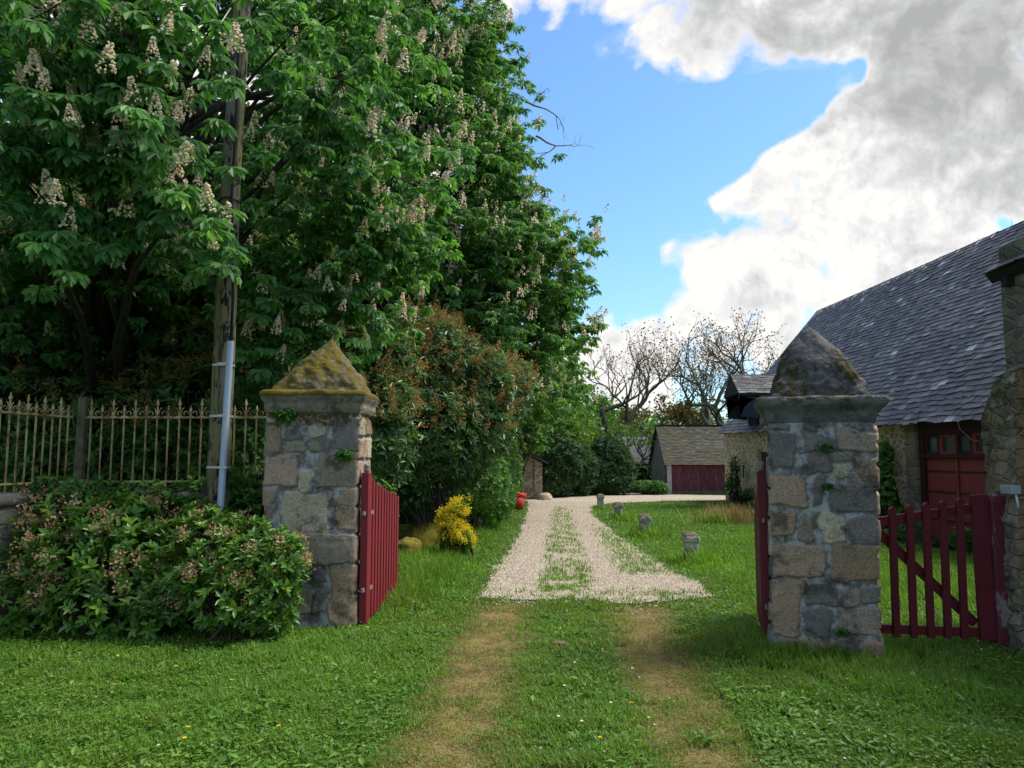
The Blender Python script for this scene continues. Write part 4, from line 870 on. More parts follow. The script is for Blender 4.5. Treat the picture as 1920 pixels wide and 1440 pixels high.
SY = 7.2
def stub(px, py): return at(px, py, SY)
prof = [(1915, 1300), (1914, 1210), (1911, 1100), (1907, 1000), (1904, 900), (1902, 820), (1900, 760), (1899, 720), (1900, 704), (1902, 696), (1906, 692), (1914, 688), (1960, 664), (2080, 630)]
P0 = np.array([stub(*p) for p in prof]); s = np.concatenate([[0], np.cumsum(np.linalg.norm(np.diff(P0, axis=0), axis=1))]); ss = np.arange(0, s[-1], .018); bd = np.stack([np.interp(ss, s, P0[:, k]) for k in range(3)], -1)
# front face grid from the profile to the right
zs = np.arange(-.12, 2.62, .018); V, Qs = [], []
xl = np.interp(zs, P0[:10, 2], P0[:10, 0]); nxn = 78; ztop = lambda x_: np.interp(x_, P0[7:, 0], P0[7:, 2])
G0 = np.zeros((len(zs), nxn, 3))
for a_, z_ in enumerate(zs):
    xr = NX + .6; x_ = xl[a_] + (xr - xl[a_]) * np.linspace(0, 1, nxn); G0[a_, :, 0] = x_; G0[a_, :, 1] = SY; G0[a_, :, 2] = np.minimum(z_, ztop(x_))
Vf = G0.reshape(-1, 3); st_ = fbm(Vf * np.array([6, 1, 11]), 3, 91); dsp = .07 * np.clip(st_, -.25, .25) + .035 * fbm(Vf * 14, 4, 92)
rend = sstep(.0, .5, Vf[:, 2] + .3 * fbm(Vf * 2, 3, 94)); Vf[:, 1] -= dsp * (1 - .85 * rend) + .02 * rend
Vb = Vf.copy(); Vb[:, 1] = SY + .50 + .05 * fbm(Vb * 5, 3, 95); nv_ = len(zs)
i_ = np.arange(nv_ - 1)[:, None] * nxn + np.arange(nxn - 1)[None]; Qf = np.stack([i_, i_ + 1, i_ + nxn + 1, i_ + nxn], -1).reshape(-1, 4)
N0 = len(Vf); le = np.arange(nv_) * nxn; tp = (nv_ - 1) * nxn + np.arange(nxn)
# side strip with depth
K = 22; Vs = [Vf]; 
side = []
for k in range(K + 1):
    t_ = k / K; a_ = Vf[le] * (1 - t_) + Vb[le] * t_; a_[:, 2] *= 1 - .20 * t_ ** 4; a_[:, 0] += (dsp[le] if k else 0) * 1.2; a_[:, 0] += .05 * fbm(a_ * 6, 4, 97) * (0 if k == 0 else 1); side.append(a_)
Vside = np.vstack(side); i_ = np.arange(K)[:, None] * nv_ + np.arange(nv_ - 1)[None]; Qs_ = np.stack([i_, i_ + nv_, i_ + nv_ + 1, i_ + 1], -1).reshape(-1, 4) + N0
topg = []
for k in range(K + 1):
    t_ = k / K; a_ = Vf[tp] * (1 - t_) + Vb[tp] * t_; a_[:, 2] *= 1 - .20 * t_ ** 4; a_[:, 2] += .05 * fbm(a_ * 6, 4, 98) * (0 if k == 0 else 1); topg.append(a_)
Vtop = np.vstack(topg); i_ = np.arange(K)[:, None] * nxn + np.arange(nxn - 1)[None]; Qt = np.stack([i_, i_ + 1, i_ + nxn + 1, i_ + nxn], -1).reshape(-1, 4) + N0 + len(Vside)
Vall = np.vstack([Vf, Vside, Vtop]); rd = np.concatenate([rend, np.zeros(len(Vside)), np.zeros(len(Vtop))])
edge_d = np.concatenate([np.sqrt((Vf[:, 0] - np.repeat(xl, nxn)) ** 2), np.zeros(len(Vside)), np.zeros(len(Vtop))])
ms = np.clip(sstep(1.55, 2.15, Vall[:, 2] + .2 * fbm(Vall * 3, 3, 99)) * sstep(.42, .05, edge_d) * .52 + .3 * sstep(.3, 0, Vall[:, 2]), 0, 1)
m, t, out = new_mat('stub_masonry'); co = t.coord(); cm = t.mapping(co, (4.6, 4.6, 9.5)); nz = t.noise(co, 4, 5, .65); dv = t.new('ShaderNodeVectorMath', operation='ADD'); t.l.new(cm, dv.inputs[0])
sv = t.new('ShaderNodeVectorMath', operation='SCALE'); tn_ = t.new('ShaderNodeTexNoise'); tn_.inputs['Scale'].default_value = 3; t.l.new(co, tn_.inputs['Vector']); t.l.new(tn_.outputs[1], sv.inputs[0]); sv.inputs['Scale'].default_value = 1.1; t.l.new(sv.outputs[0], dv.inputs[1])
ed = t.voro(dv.outputs[0], 1, 'DISTANCE_TO_EDGE'); cell = t.voro(dv.outputs[0], 1, 'F1', 'Color'); sep = t.new('ShaderNodeSeparateColor'); t.l.new(cell, sep.inputs[0])
sc = t.ramp(sep.outputs[1], [(0, (.14, .13, .105)), (.4, (.27, .245, .18)), (.8, (.38, .335, .24)), (1, (.30, .21, .13))]); fine = t.noise(co, 45, 6, .75); mk = t.ramp(ed, [(.02, 0), (.09, 1)])
c = t.mix(mk, (.25, .225, .165), sc); c = t.mix(.75, c, t.mix(fine, (.25, .25, .25), (1.75, 1.75, 1.7)), 'MULTIPLY'); c = t.mix(t.ramp(t.noise(co, 3.2, 6, .7), [(.52, 0), (.66, .7)]), c, (.035, .034, .032))
pl = t.mix(t.ramp(t.noise(co, 5, 6, .65), [(.35, 0), (.65, 1)]), (.20, .15, .085), (.34, .255, .15)); c = t.mix(t.attr('render'), c, pl)
mn = t.noise(co, 11, 6, .75); mk2 = t.ramp(t.math('ADD', t.attr('moss'), t.math('MULTIPLY', t.math('SUBTRACT', mn, .5), 1.2)), [(.45, 0), (.65, .9)]); c = t.mix(mk2, c, t.mix(t.noise(co, 30, 4, .7), (.02, .03, .008), (.10, .105, .02)))
hh = t.math('ADD', mk, t.math('ADD', fine, t.math('MULTIPLY', mn, .6))); finish(t, out, c, .95, t.bump(hh, .85, .03), spec=.15)
sw = link_mesh('wall_stub', Vall, np.vstack([Qf, Qs_, Qt]), None, m, None, {'render': rd, 'moss': ms}, smooth=True); tag(sw, 'rubble wall end with mossy sloping top beside the peeling gate post', 'wall')
bxp = at(1893, 918, SY + .03); root = thing('junction_box', 'small grey electrical box fixed on the rubble wall', 'junction box', bxp)
adopt(root, Geo().box((bxp[0] - .045, SY - .07, bxp[2] - .04), (bxp[0] + .045, SY + .10, bxp[2] + .04)).build('box', M['lead'], bevel=.006)); adopt(root, Geo().tube([bxp + [.01, -.07, -.04], bxp + [.02, -.07, -.10], bxp + [.035, -.06, -.17]], .011, 6).build('conduit', M['ring'], smooth=True))
tag(Geo().tube([at(1793, 783, 12), at(1800, 805, 11.6), at(1822, 825, 9.5), at(1838, 828, 8.2), at(1848, 824, SY + .4)], .003, 5).build('wire', M['dark_wood'], smooth=True), 'thin loose wire running from barn eave to wall end', 'wire')

# ------------------------------------------------------------------ mossy shed
SX, SYF, SYB = 7.75, 38.8, 43.0; shed = thing('shed', 'low shed with mossy slate roof and faded maroon doors', 'shed', (SX, SYF, 0)); W = 7.0; se, sr = 1.50, 3.42; sm_ = (SYF + SYB) / 2
g = Geo(); g.add([(SX, SYF, -.2), (SX, SYB, -.2), (SX, SYB, se), (SX, sm_, sr - .08), (SX, SYF, se)], None, [[0, 2, 1], [0, 4, 2], [4, 3, 2]]); g.box((SX + .003, SYB - .2, -.2), (SX + W, SYB, se)); adopt(shed, g.build('wall', M['shed_side']))
box_obj('corner_pier', (SX, SYF - .02, -.1), (SX + .24, SYF + .25, se - .02), M['white_block'], shed, .01); box_obj('door_sill', (SX + .26, SYF + .0, -.1), (SX + W, SYF + .12, .12), M['shed_side'], shed, .02)
for k in range(4):
    a = SX + .26 + k * 1.44; g = Geo()
    for q in range(10): g.box((a + q * .142, SYF + .03, .122), (a + q * .142 + .137, SYF + .06 + .004 * (q % 2), se - .03))
    adopt(shed, g.build('door', M['shed_red']))
vv = np.array([0, sm_ - SYF + .2, sr - se + .14]); adopt(shed, slate_roof('slates', M['slate_moss'], (SX - .14, SYF - .2, se - .05), (1, 0, 0), unit(vv), W + .3, np.linalg.norm(vv), .24, .115, 15, None, thick=.014, jit=.007, sag=.03))
vv2 = np.array([0, sm_ - SYB - .2, sr - se + .14]); adopt(shed, slate_roof('slates', M['slate_moss'], (SX - .14, SYB + .2, se - .05), (1, 0, 0), unit(vv2), W + .3, np.linalg.norm(vv2), .24, .115, 16, None, thick=.014, jit=.02))
g = Geo(); g.box((SX - .16, sm_ - .10, sr + .06), (SX + W + .2, sm_ + .10, sr + .12)); adopt(shed, g.build('ridge', M['dark_wood']))
for sg, yy in ((1, SYF - .2), (-1, SYB + .2)):
    g = Geo(); g.hexa([(SX - .13, yy, se - .12), (SX - .10, yy, se - .12), (SX - .10, sm_, sr), (SX - .13, sm_, sr), (SX - .13, yy, se - .03), (SX - .10, yy, se - .03), (SX - .10, sm_, sr + .09), (SX - .13, sm_, sr + .09)]); adopt(shed, g.build('bargeboard', M['dark_wood']))

# ------------------------------------------------------------------ stone lean-to at the left of the drive
oh = thing('outhouse', 'small rubble stone outhouse half covered by ivy', 'outhouse', (0, 33.7, 0)); xr = at(1017, 900, 33.7)[0]; xl_ = xr - 3.4; zr_, zl_ = 1.56, 3.1
quad_obj('wall', [(xl_, 33.7, -.2), (xr, 33.7, -.2), (xr, 37, -.2), (xl_, 37, -.2), (xl_, 33.7, zl_), (xr, 33.7, zr_), (xr, 37, zr_), (xl_, 37, zl_)], M['outhouse'], oh)
quad_obj('roof', [(xl_ - .1, 33.5, zl_ + .06), (xr + .25, 33.5, zr_ - .04), (xr + .25, 37.2, zr_ - .04), (xl_ - .1, 37.2, zl_ + .06), (xl_ - .1, 33.5, zl_ + .16), (xr + .25, 33.5, zr_ + .05), (xr + .25, 37.2, zr_ + .05), (xl_ - .1, 37.2, zl_ + .16)], M['slate'], oh)
box_obj('pipe', (xr - .37, 33.62, 0), (xr - .33, 33.68, 1.65), M['quoin'], oh); 
rk = Geo().lathe([(.02, .30), (.2, .27), (.30, .16), (.34, .0)], (xr + .1, 33.45, 0), 12).build('boulder', M['outhouse'], smooth=True); tag(rk, 'rough boulder at the foot of the outhouse corner', 'boulder')

# ------------------------------------------------------------------ far houses
def house(name, label, x0, x1, y0, y1, ze, zr, wall, wins=()):
    h = thing(name, label, 'house', (x0, y0, 0)); ym = (y0 + y1) / 2
    g = Geo(); g.box((x0, y0, -.3), (x1, y1, ze)); 
    for xx in (x0, x1): g.add([(xx, y0, ze), (xx, y1, ze), (xx, ym, zr - .05)], None, [[0, 1, 2]])
    adopt(h, g.build('wall', wall))
    g = Geo()
    for yy in (y0 - .3, y1 + .3): g.hexa([(x0 - .3, yy, ze - .2), (x1 + .3, yy, ze - .2), (x1 + .3, ym, zr - .1), (x0 - .3, ym, zr - .1), (x0 - .3, yy, ze), (x1 + .3, yy, ze), (x1 + .3, ym, zr + .1), (x0 - .3, ym, zr + .1)])
    r_ = adopt(h, g.build('roof', M['slate'])); Geo().box((x0 + .5, ym - .3, zr - .5), (x0 + 1.2, ym + .3, zr + .9)).build('chimney', M['quoin'], r_)
    for xw, zw_, ww, hw_ in wins:
        w_ = box_obj('window', (xw - ww / 2, y0 - .04, zw_), (xw + ww / 2, y0 + .05, zw_ + hw_), M['ring'], h, .01); Geo().box((xw - ww / 2 + .08, y0 - .055, zw_ + .08), (xw + ww / 2 - .08, y0 - .043, zw_ + hw_ - .08)).build('pane', M['glass'], w_)
    return h
house('house', 'pale house with slate roof glimpsed beyond the dark bushes', 6.6, 14.5, 58, 64, 1.5, 3.4, M['pale_render'], [(8.6, .2, .9, 1.1), (11.6, .2, .9, 1.1)])
house('house', 'pale house hidden behind the railing and laurel bushes', -19.0, -9.0, 24, 31, 5.2, 8.6, M['pale_render'], [(-16.5, .9, 1.1, 1.6), (-13.4, .9, 1.1, 1.6), (-10.6, .9, 1.1, 1.6), (-16.5, 3.4, 1.1, 1.3), (-13.4, 3.4, 1.1, 1.3), (-10.6, 3.4, 1.1, 1.3)])

# ------------------------------------------------------------------ bollards, pot, stones, flowers
m, t, out = new_mat('lichened_bollard'); co = t.coord(); n = t.noise(co, 12, 7, .72); c = t.mix(t.ramp(n, [(.38, 0), (.6, 1)]), (.14, .13, .12), (.56, .54, .49)); up = t.attr('tone')
c = t.mix(t.ramp(t.math('ADD', up, t.math('MULTIPLY', t.math('SUBTRACT', t.noise(co, 18, 5, .7), .5), 1.3)), [(.5, 0), (.75, .9)]), c, t.mix(t.noise(co, 26, 4, .7), (.015, .014, .010), (.20, .13, .05))); finish(t, out, c, .95, t.bump(n, .8, .01)); M['bollard'] = m
BOL = [gr(1296, 1052), gr(1209, 1004), gr(1159, 973), gr(1126, 952)]
BL = ['squat stone bollard nearest the gate, with grass round its foot', 'stone bollard with dark capped top, second along the drive from the gate', 'stone bollard third along the drive from the gate', 'small stone bollard farthest along the drive where it bends']
for k, p in enumerate(BOL):
    root = thing('bollard', BL[k], 'bollard', p, 'stone bollards along the drive')
    def blk(prof, name, tone, sd_):
        V = []; nu_ = 44; zz_ = np.linspace(0, len(prof) - 1, 40); hw_ = np.interp(zz_, range(len(prof)), [q[0] for q in prof]); zq = np.interp(zz_, range(len(prof)), [q[1] for q in prof]); tn = []
        for h_, z_ in zip(hw_, zq):
            rg, nn, _ = square_ring(h_, h_, min(.03, h_ * .9), nu_); p3 = np.concatenate([rg, np.full((nu_, 1), z_)], 1); f = .014 * fbm(p3 * 14 + k * 5, 4, sd_)[:, None]; V.append(p3 + np.concatenate([nn * f, f], 1)); tn.append(np.full(nu_, tone(z_)))
        return link_mesh(name, np.vstack(V) + p, wrap_quads(nu_, 40), None, M['bollard'], None, {'tone': np.concatenate(tn)}, smooth=True)
    s_ = 1.08
    adopt(root, blk([(.105 * s_, -.1), (.104 * s_, .1), (.102 * s_, .33)], 'shaft', lambda z_: .42 - .5 * z_, 3)); adopt(root, blk([(.09, .325), (.125 * s_, .335), (.128 * s_, .41), (.115 * s_, .45), (.08, .485), (.02, .50)], 'cap', lambda z_: .35 + sstep(.40, .45, z_) * .5, 4))
pc = gr(968, 957); a = R(-9); tl = np.array([[math.cos(a), 0, -math.sin(a)], [0, 1, 0], [math.sin(a), 0, math.cos(a)]]); root = thing('flower_pot', 'red plastic plant pot tilting at the edge of the drive', 'flower pot', pc)
adopt(root, Geo().lathe([(.001, 0.005), (.21, 0), (.25, .44), (.24, .44), (.18, .05)], pc + [0, 0, .045], 30, tilt=tl).build('pot', M['pot'], smooth=True)); adopt(root, Geo().lathe([(.236, .42), (.262, .425), (.268, .56), (.25, .565), (.226, .45)], pc + [0, 0, .045], 30, tilt=tl).build('rim', M['pot'], smooth=True))
adopt(root, Geo().lathe([(.204, .42), (.12, .44), (.001, .445)], pc + [0, 0, .045], 20, tilt=tl).build('soil', M['soil'], smooth=True))
def rock(c, sx, sy, sz, seed, name, label, cat, mat, moss=.5):
    th = np.linspace(0, 2 * np.pi, 48, endpoint=False); V = []
    for ph in np.linspace(-.5, np.pi / 2, 24): V.append(np.stack([np.cos(th) * math.cos(ph), np.sin(th) * math.cos(ph), np.full(48, math.sin(ph))], -1))
    V = np.vstack(V); V = V * (1 + .8 * fbm(V * 1.6, 4, seed)[:, None] + .28 * fbm(V * 6, 4, seed + 1)[:, None]); V = np.sign(V) * np.abs(V) ** .7; V = V * [sx, sy, sz] + c
    o = link_mesh(name, V, wrap_quads(48, 24), None, mat, None, {'stone': np.ones(len(V)), 'moss': np.full(len(V), moss)}, {'stone_col': np.tile([.25, .21, .15], (len(V), 1)), 'moss_col': np.tile([.17, .145, .018], (len(V), 1))}, smooth=True); tag(o, label, cat); return o
rock(gr(800, 1025) + [0, 0, .08], .42, .85, .46, 5, 'mossy_stone', 'long stone cushioned in yellow moss beside the yellow flowers', 'stone', M['granite'], .70)
rock(gr(762, 1050) + [0, .2, 0], .26, .3, .36, 6, 'mossy_stone', 'upright brown stone patched with yellow moss close to the gate leaf', 'stone', M['granite'], .62)
rock(gr(1048, 1208) + [0, 0, 0], .07, .045, .028, 7, 'flat_stone', 'small flat brown stone on the grass strip', 'stone', M['flat_stone'], 0)

def dandelion(p, h, seed):
    r = np.random.default_rng(seed); root = thing('dandelion', 'yellow dandelion open in the short grass before the gate', 'flower', p, 'dandelions in the grass'); top = p + [r.normal(0, .01), -.01, h]
    adopt(root, Geo().tube([p, (p + top) / 2 + [.004, 0, 0], top], .0022, 5).build('stem', M['weed'], smooth=True)); n = 44; a = r.random(n) * 6.28; e = r.uniform(.05, .9, n); D = np.stack([np.cos(a), np.sin(a), e], -1)
    V, F, k7 = leaves(np.tile(top, (n, 1)), D, np.stack([-np.cos(a) * e, -np.sin(a) * e, np.ones(n)], -1), r.uniform(.013, .019, n), .0032, 'dia', .1); adopt(root, leaf_obj('flower_head', M['yellow'], [(V, F, np.repeat(r.random(n), k7))])); return root
for k, q in enumerate([(220, 1243), (333, 1268), (215, 1310), (346, 1403), (353, 1388), (1063, 1170), (1050, 1190), (523, 1386), (1180, 1346), (1125, 1402), (1078, 1292), (690, 1196)]): dandelion(gr(*q), .06 + .02 * (k % 3), 500 + k)
for k, q in enumerate([(770, 1062), (779, 1078), (790, 1088), (801, 1084), (752, 1092)]): dandelion(gr(*q), .26 + .05 * (k % 2), 600 + k)['label'] = 'tall yellow flower in the long grass beside the open gate leaf'
# daisies: one built, the rest copied with their parts
r = np.random.default_rng(21)
root0 = thing('daisy', 'small white daisy in the short grass near the gate', 'flower', (0, 0, 0), 'daisies in the grass'); a = np.arange(13) * 2 * np.pi / 13; D = np.stack([np.cos(a), np.sin(a), np.full(13, .25)], -1)
V, F, k4 = leaves(np.tile([0, 0, .062], (13, 1)), D, np.stack([0 * a, 0 * a, np.ones(13)], -1), .012, .0032, 'dia', .0); h0 = leaf_obj('petals', M['white'], [(V, F, np.full(len(V), .5))], root0); c0_ = Geo().lathe([(.005, .061), (.0048, .065), (.001, .067)], (0, 0, 0), 8).build('centre', M['yellow'], root0); s0_ = Geo().tube([(0, 0, 0), (0, 0, .062)], .0012, 4).build('stem', M['weed'], root0)
DA = [(1118, 1218), (1135, 1232), (1128, 1236), (1150, 1240), (1155, 1246), (1064, 1222), (1030, 1235), (1083, 1250), (1075, 1256), (1186, 1262), (1200, 1284), (1198, 1276), (1145, 1330), (1158, 1334), (1212, 1364), (1226, 1374), (1044, 1362), (1088, 1366), (1085, 1428), (1024, 1424), (1120, 1430), (1180, 1260), (676, 1424), (650, 1376), (706, 1278), (1562, 1310), (1748, 1222), (1840, 1225), (1836, 1212), (1752, 1232), (1764, 1238), (1650, 1400), (1580, 1437), (1788, 1268), (1390, 1230), (506, 1330), (430, 1290), (560, 1420), (120, 1380), (300, 1420), (880, 1140), (868, 1128), (1660, 1340), (1512, 1401), (1072, 1282), (1079, 1277), (1060, 1304), (1052, 1296)]
for k, q in enumerate(DA):
    p = gr(*q); rt = root0 if k == 0 else root0.copy()
    if k:
        COL.objects.link(rt)
        for o_ in (h0, c0_, s0_):
            c_ = o_.copy(); COL.objects.link(c_); c_.parent = rt
    rt.location = p; rt.rotation_euler = (r.normal(0, .3), r.normal(0, .3), r.random() * 6); s_ = r.uniform(.65, 1.1); rt.scale = (s_, s_, r.uniform(.8, 1.3))

# ------------------------------------------------------------------ trees and shrubs
UP = np.array([0, 0, 1.0])
def palmate(P, D, N, size, r, kind='obov', nl=7, droop=.18):
    """arrays of chestnut leaves: nl leaflets fanned from P"""
    D = unit(D); S = unit(np.cross(D, N)); N = np.cross(S, D); n = len(P); ang = np.linspace(-1.95, 1.95, nl); ls = np.interp(np.abs(ang), [0, 1, 2], [1.0, .92, .62])
    Ps = np.repeat(P, nl, 0); dl = np.cos(ang)[None, :, None] * D[:, None] + np.sin(ang)[None, :, None] * S[:, None] - .22 * N[:, None] + r.normal(0, .10, (n, nl, 3))
    L = (size[:, None] * ls[None]) * r.uniform(.88, 1.1, (n, nl)); Nn = np.repeat(N, nl, 0) + r.normal(0, .12, (n * nl, 3))
    return leaves(Ps, dl.reshape(-1, 3), Nn, L.ravel(), L.ravel() * .19, kind, droop)
def bez(a, b, c, n=8):
    t = np.linspace(0, 1, n)[:, None]; return (1 - t) ** 2 * a + 2 * t * (1 - t) * b + t ** 2 * c
def panicles(P, D, L, r, nf):
    """upright chestnut flower spikes, each a cone of small blooms"""
    n = len(P); D = unit(D); A = unit(np.cross(D, [0.3, 0.9, 0.1])); B = np.cross(D, A); t = r.random((n, nf)) ** .8; th = r.random((n, nf)) * 6.28; rad = (.27 * (1 - t) + .05) * L[:, None]
    C = P[:, None] + D[:, None] * (t * L[:, None])[..., None] + (A[:, None] * np.cos(th)[..., None] + B[:, None] * np.sin(th)[..., None]) * rad[..., None]
    C = C.reshape(-1, 3); m = len(C); octv = np.array([[1, 0, 0], [-.5, .87, 0], [-.5, -.87, 0], [0, 0, 1], [0, 0, -1]], float); s = np.repeat(L, nf) * r.uniform(.055, .10, m) * (34 / nf) ** .35
    V = C[:, None] + (octv[None] + r.normal(0, .25, (m, 5, 3))) * s[:, None, None]; f = np.array([[0, 1, 3], [1, 2, 3], [2, 0, 3], [1, 0, 4], [2, 1, 4], [0, 2, 4]]); F = f[None] + (np.arange(m) * 5)[:, None, None]
    return V.reshape(-1, 3), F.reshape(-1, 3), np.repeat(r.random(m), 5)
def chestnut(label, axis, tr, th, prof, seed, n_cl, per, lsz, near, n_flow, nf, ry=1.0, mat='chestnut', name='chestnut_tree', extra=(), nl=7, cl_sz=.75, fsz=.24, trunk_lean=(0, 0), bark='bark', front=False):
    r = np.random.default_rng(seed); ax = np.array([axis[0], axis[1], 0.0]); root = thing(name, label, 'tree', ax)
    zs = np.array([p[0] for p in prof]); rs_ = np.array([p[1] for p in prof]); zz = np.linspace(zs[0], zs[-1], 200); w = np.interp(zz, zs, rs_) + .4; z = r.choice(zz, n_cl, p=w / w.sum()); a = r.random(n_cl) * 6.28
    rr = np.interp(z, zs, rs_) * np.sqrt(r.uniform(.30, 1, n_cl)); cl = np.stack([axis[0] + rr * np.cos(a), axis[1] + rr * ry * np.sin(a), z], -1); lump = 1 + .32 * fbm(cl * .45, 2, seed)[:, None]
    cl[:, :2] = ax[:2] + (cl[:, :2] - ax[:2]) * lump
    if len(extra): cl = np.vstack([cl, np.array(extra)])
    if front:      # keep the pole's air space clear
        sx = cl[:, 0] / cl[:, 1]; cl = cl[~((cl[:, 1] < 9.3) & (np.abs(sx + .372) < .062))]
    # trunk and limbs
    g = Geo(); tp = ax + [trunk_lean[0], trunk_lean[1], th]; k_ = np.linspace(0, 1, 12)[:, None]; path = ax + (tp - ax) * k_ + np.concatenate([.15 * np.sin(k_ * 5 + seed), .15 * np.cos(k_ * 4 + seed), 0 * k_], 1) * k_; path[0, 2] = -.3
    rad = tr * (1 - .8 * k_[:, 0]) + tr * .5 * np.exp(-k_[:, 0] * 14); g.tube(path, rad, 12)
    tw = Geo()
    for c in cl:
        d_ = np.linalg.norm(c[:2] - ax[:2]); z0 = np.clip(c[2] - d_ * .55 - r.uniform(0, 1), 1.6, th * .97); f = np.clip(z0 / th, 0, 1) ; s0 = np.array([np.interp(f, k_[:, 0], path[:, q]) for q in range(3)])
        mid_ = (s0 + c) / 2 + [0, 0, .12 * d_ + .3] + r.normal(0, .25, 3); pts = bez(s0, mid_, c, 9); pts[1:-1] += r.normal(0, .06, (7, 3)); g.tube(pts, np.linspace(.022 + .013 * d_, .010, 9), 6)
    adopt(root, g.build('trunk', M[bark], smooth=True))
    # shoots with leaves
    m = len(cl); szc = r.uniform(.7, 1.25, m) * cl_sz; P = np.repeat(cl, per, 0) + r.normal(0, 1, (m * per, 3)) * np.repeat(szc, per)[:, None] * [.55, .55, .42]
    o_ = unit(P - np.stack([np.full(len(P), axis[0]), np.full(len(P), axis[1]), P[:, 2] - .8], -1)); ns = len(P)
    kl = 5; Pl = np.repeat(P, kl, 0); a = (np.tile(np.arange(kl), ns) + np.repeat(r.random(ns), kl)) * 2 * np.pi / kl + r.normal(0, .2, ns * kl); oo = np.repeat(o_, kl, 0)
    D = np.stack([np.cos(a), np.sin(a), np.zeros(ns * kl)], -1) * .9 + oo * .55 - UP * r.uniform(.25, 1.15, (ns * kl, 1)); Nn = UP * .9 + oo * .55 + r.normal(0, .25, (ns * kl, 3)); D = unit(D); size = lsz * r.uniform(.65, 1.15, ns * kl)
    V, F, kx = palmate(Pl + D * (size * .45)[:, None], D, Nn, size, r, 'obov' if near else 'dia', nl)
    tn = np.repeat(np.clip(.45 + np.repeat(r.normal(0, .13, m), per * kl) + np.repeat(r.normal(0, .1, ns), kl) + r.normal(0, .1, ns * kl), 0, 1), kx * nl)
    adopt(root, leaf_obj('crown', M[mat], [(V, F, tn)]))
    if near:
        g2 = Geo()
        for q in range(0, ns, 2):
            b_ = cl[q // per]; g2.tube(bez(b_, (b_ + P[q]) / 2 + [0, 0, -.08], P[q], 4), [.008, .006, .0045, .003], 4, cap=False)
        adopt(root, g2.build('twigs', M['bark'], smooth=True))
    if n_flow:
        vis = (o_[:, 1] < .25) if front else (o_[:, 1] < .45); ids = r.permutation(np.where(vis)[0])[:n_flow]; 
        Dp = UP * 1.1 + o_[ids] * .35 + r.normal(0, .14, (len(ids), 3)); Vp, Fp, tp_ = panicles(P[ids] + unit(o_[ids]) * .24 + UP * .10, Dp, fsz * r.uniform(.7, 1.15, len(ids)), r, nf); adopt(root, leaf_obj('blossom', M['cream'], [(Vp, Fp, tp_)]))
    return root
ex = [at(x_, y_, Y_) for x_, y_, Y_ in [(60, 120, 6.4), (130, 60, 6.4), (230, 230, 6.6), (300, 140, 6.6), (40, 330, 6.5), (110, 420, 6.6), (270, 360, 6.8), (310, 300, 6.9), (300, 60, 6.7), (190, 160, 6.5), (90, 20, 6.4), (250, 20, 6.5), (320, 400, 7.0), (60, 210, 6.4), (120, 300, 6.6), (370, 20, 8.9), (500, 120, 9.0), (550, 60, 8.4), (640, 150, 8.2), (590, 250, 8.5), (700, 250, 9), (740, 330, 9.5), (660, 380, 9.5),
                                         (520, 640, 10.0), (500, 570, 9.8), (560, 560, 10), (590, 480, 10), (640, 560, 10.4), (530, 440, 9.8), (600, 640, 10.6), (480, 690, 10), (690, 470, 10.2), (60, 500, 9.5), (150, 520, 9.8), (240, 490, 9.6), (320, 520, 9.8), (380, 490, 10), (200, 580, 10.2), (90, 570, 10), (300, 590, 10.2), (470, 480, 10.2), (150, 440, 8.6), (30, 440, 8.4), (740, 430, 10.4), (560, 350, 9.2), (500, 330, 9), (670, 620, 11), (620, 420, 9.8)]]
chestnut('big flowering chestnut tree with large leaves overhanging the railing and pole', (-6.3, 12.2), .40, 11.5, [(3.0, 3.0), (3.8, 4.2), (5, 4.9), (7, 5.0), (9, 4.7), (11, 3.8), (13, 2)], 3, 250, 19, .165, True, 1000, 90, ry=1.12, extra=ex, cl_sz=.62, fsz=.225, front=True)
chestnut('tall flowering chestnut tree leaning over the drive beyond the laurel', (-3.1, 22.0), .56, 15, [(2.7, 3.5), (3.6, 5.1), (5, 5.6), (6.4, 5.65), (7.8, 5.2), (9.6, 4.5), (12.2, 3.6), (14.5, 2.8), (16.5, 1.5)], 8, 520, 19, .20, False, 1600, 26, cl_sz=.66, mat='chestnut_far', nl=6, fsz=.27)
chestnut('light green chestnut tree behind the stone outhouse', (-1.2, 30.5), .35, 8.5, [(2.2, 2.0), (2.9, 3.4), (4.5, 4.0), (6.5, 3.6), (8.5, 2.6), (10, 1.2)], 14, 170, 12, .22, False, 120, 20, cl_sz=.62, mat='chestnut_far', nl=6)
chestnut('dark chestnut tree at far left in front of the hidden house', (-11.5, 19.5), .4, 11, [(3, 3), (4.5, 4.6), (7, 5.0), (10, 4.2), (13, 2.2)], 15, 190, 12, .24, False, 60, 16, cl_sz=.75, nl=5)
chestnut('chestnut tree filling the gap behind the two flowering ones', (-6.8, 26.5), .4, 12, [(2.5, 3), (4.5, 4.6), (8, 4.8), (11, 3.8), (14, 2)], 16, 190, 12, .25, False, 60, 16, cl_sz=.75, nl=5)
chestnut('small bushy tree growing before the hidden house wall', (-15, 15.5), .3, 8, [(1.6, 3), (3.5, 4.0), (6.5, 4.2), (9, 2.6)], 17, 150, 12, .24, False, 0, 0, cl_sz=.75, nl=5)

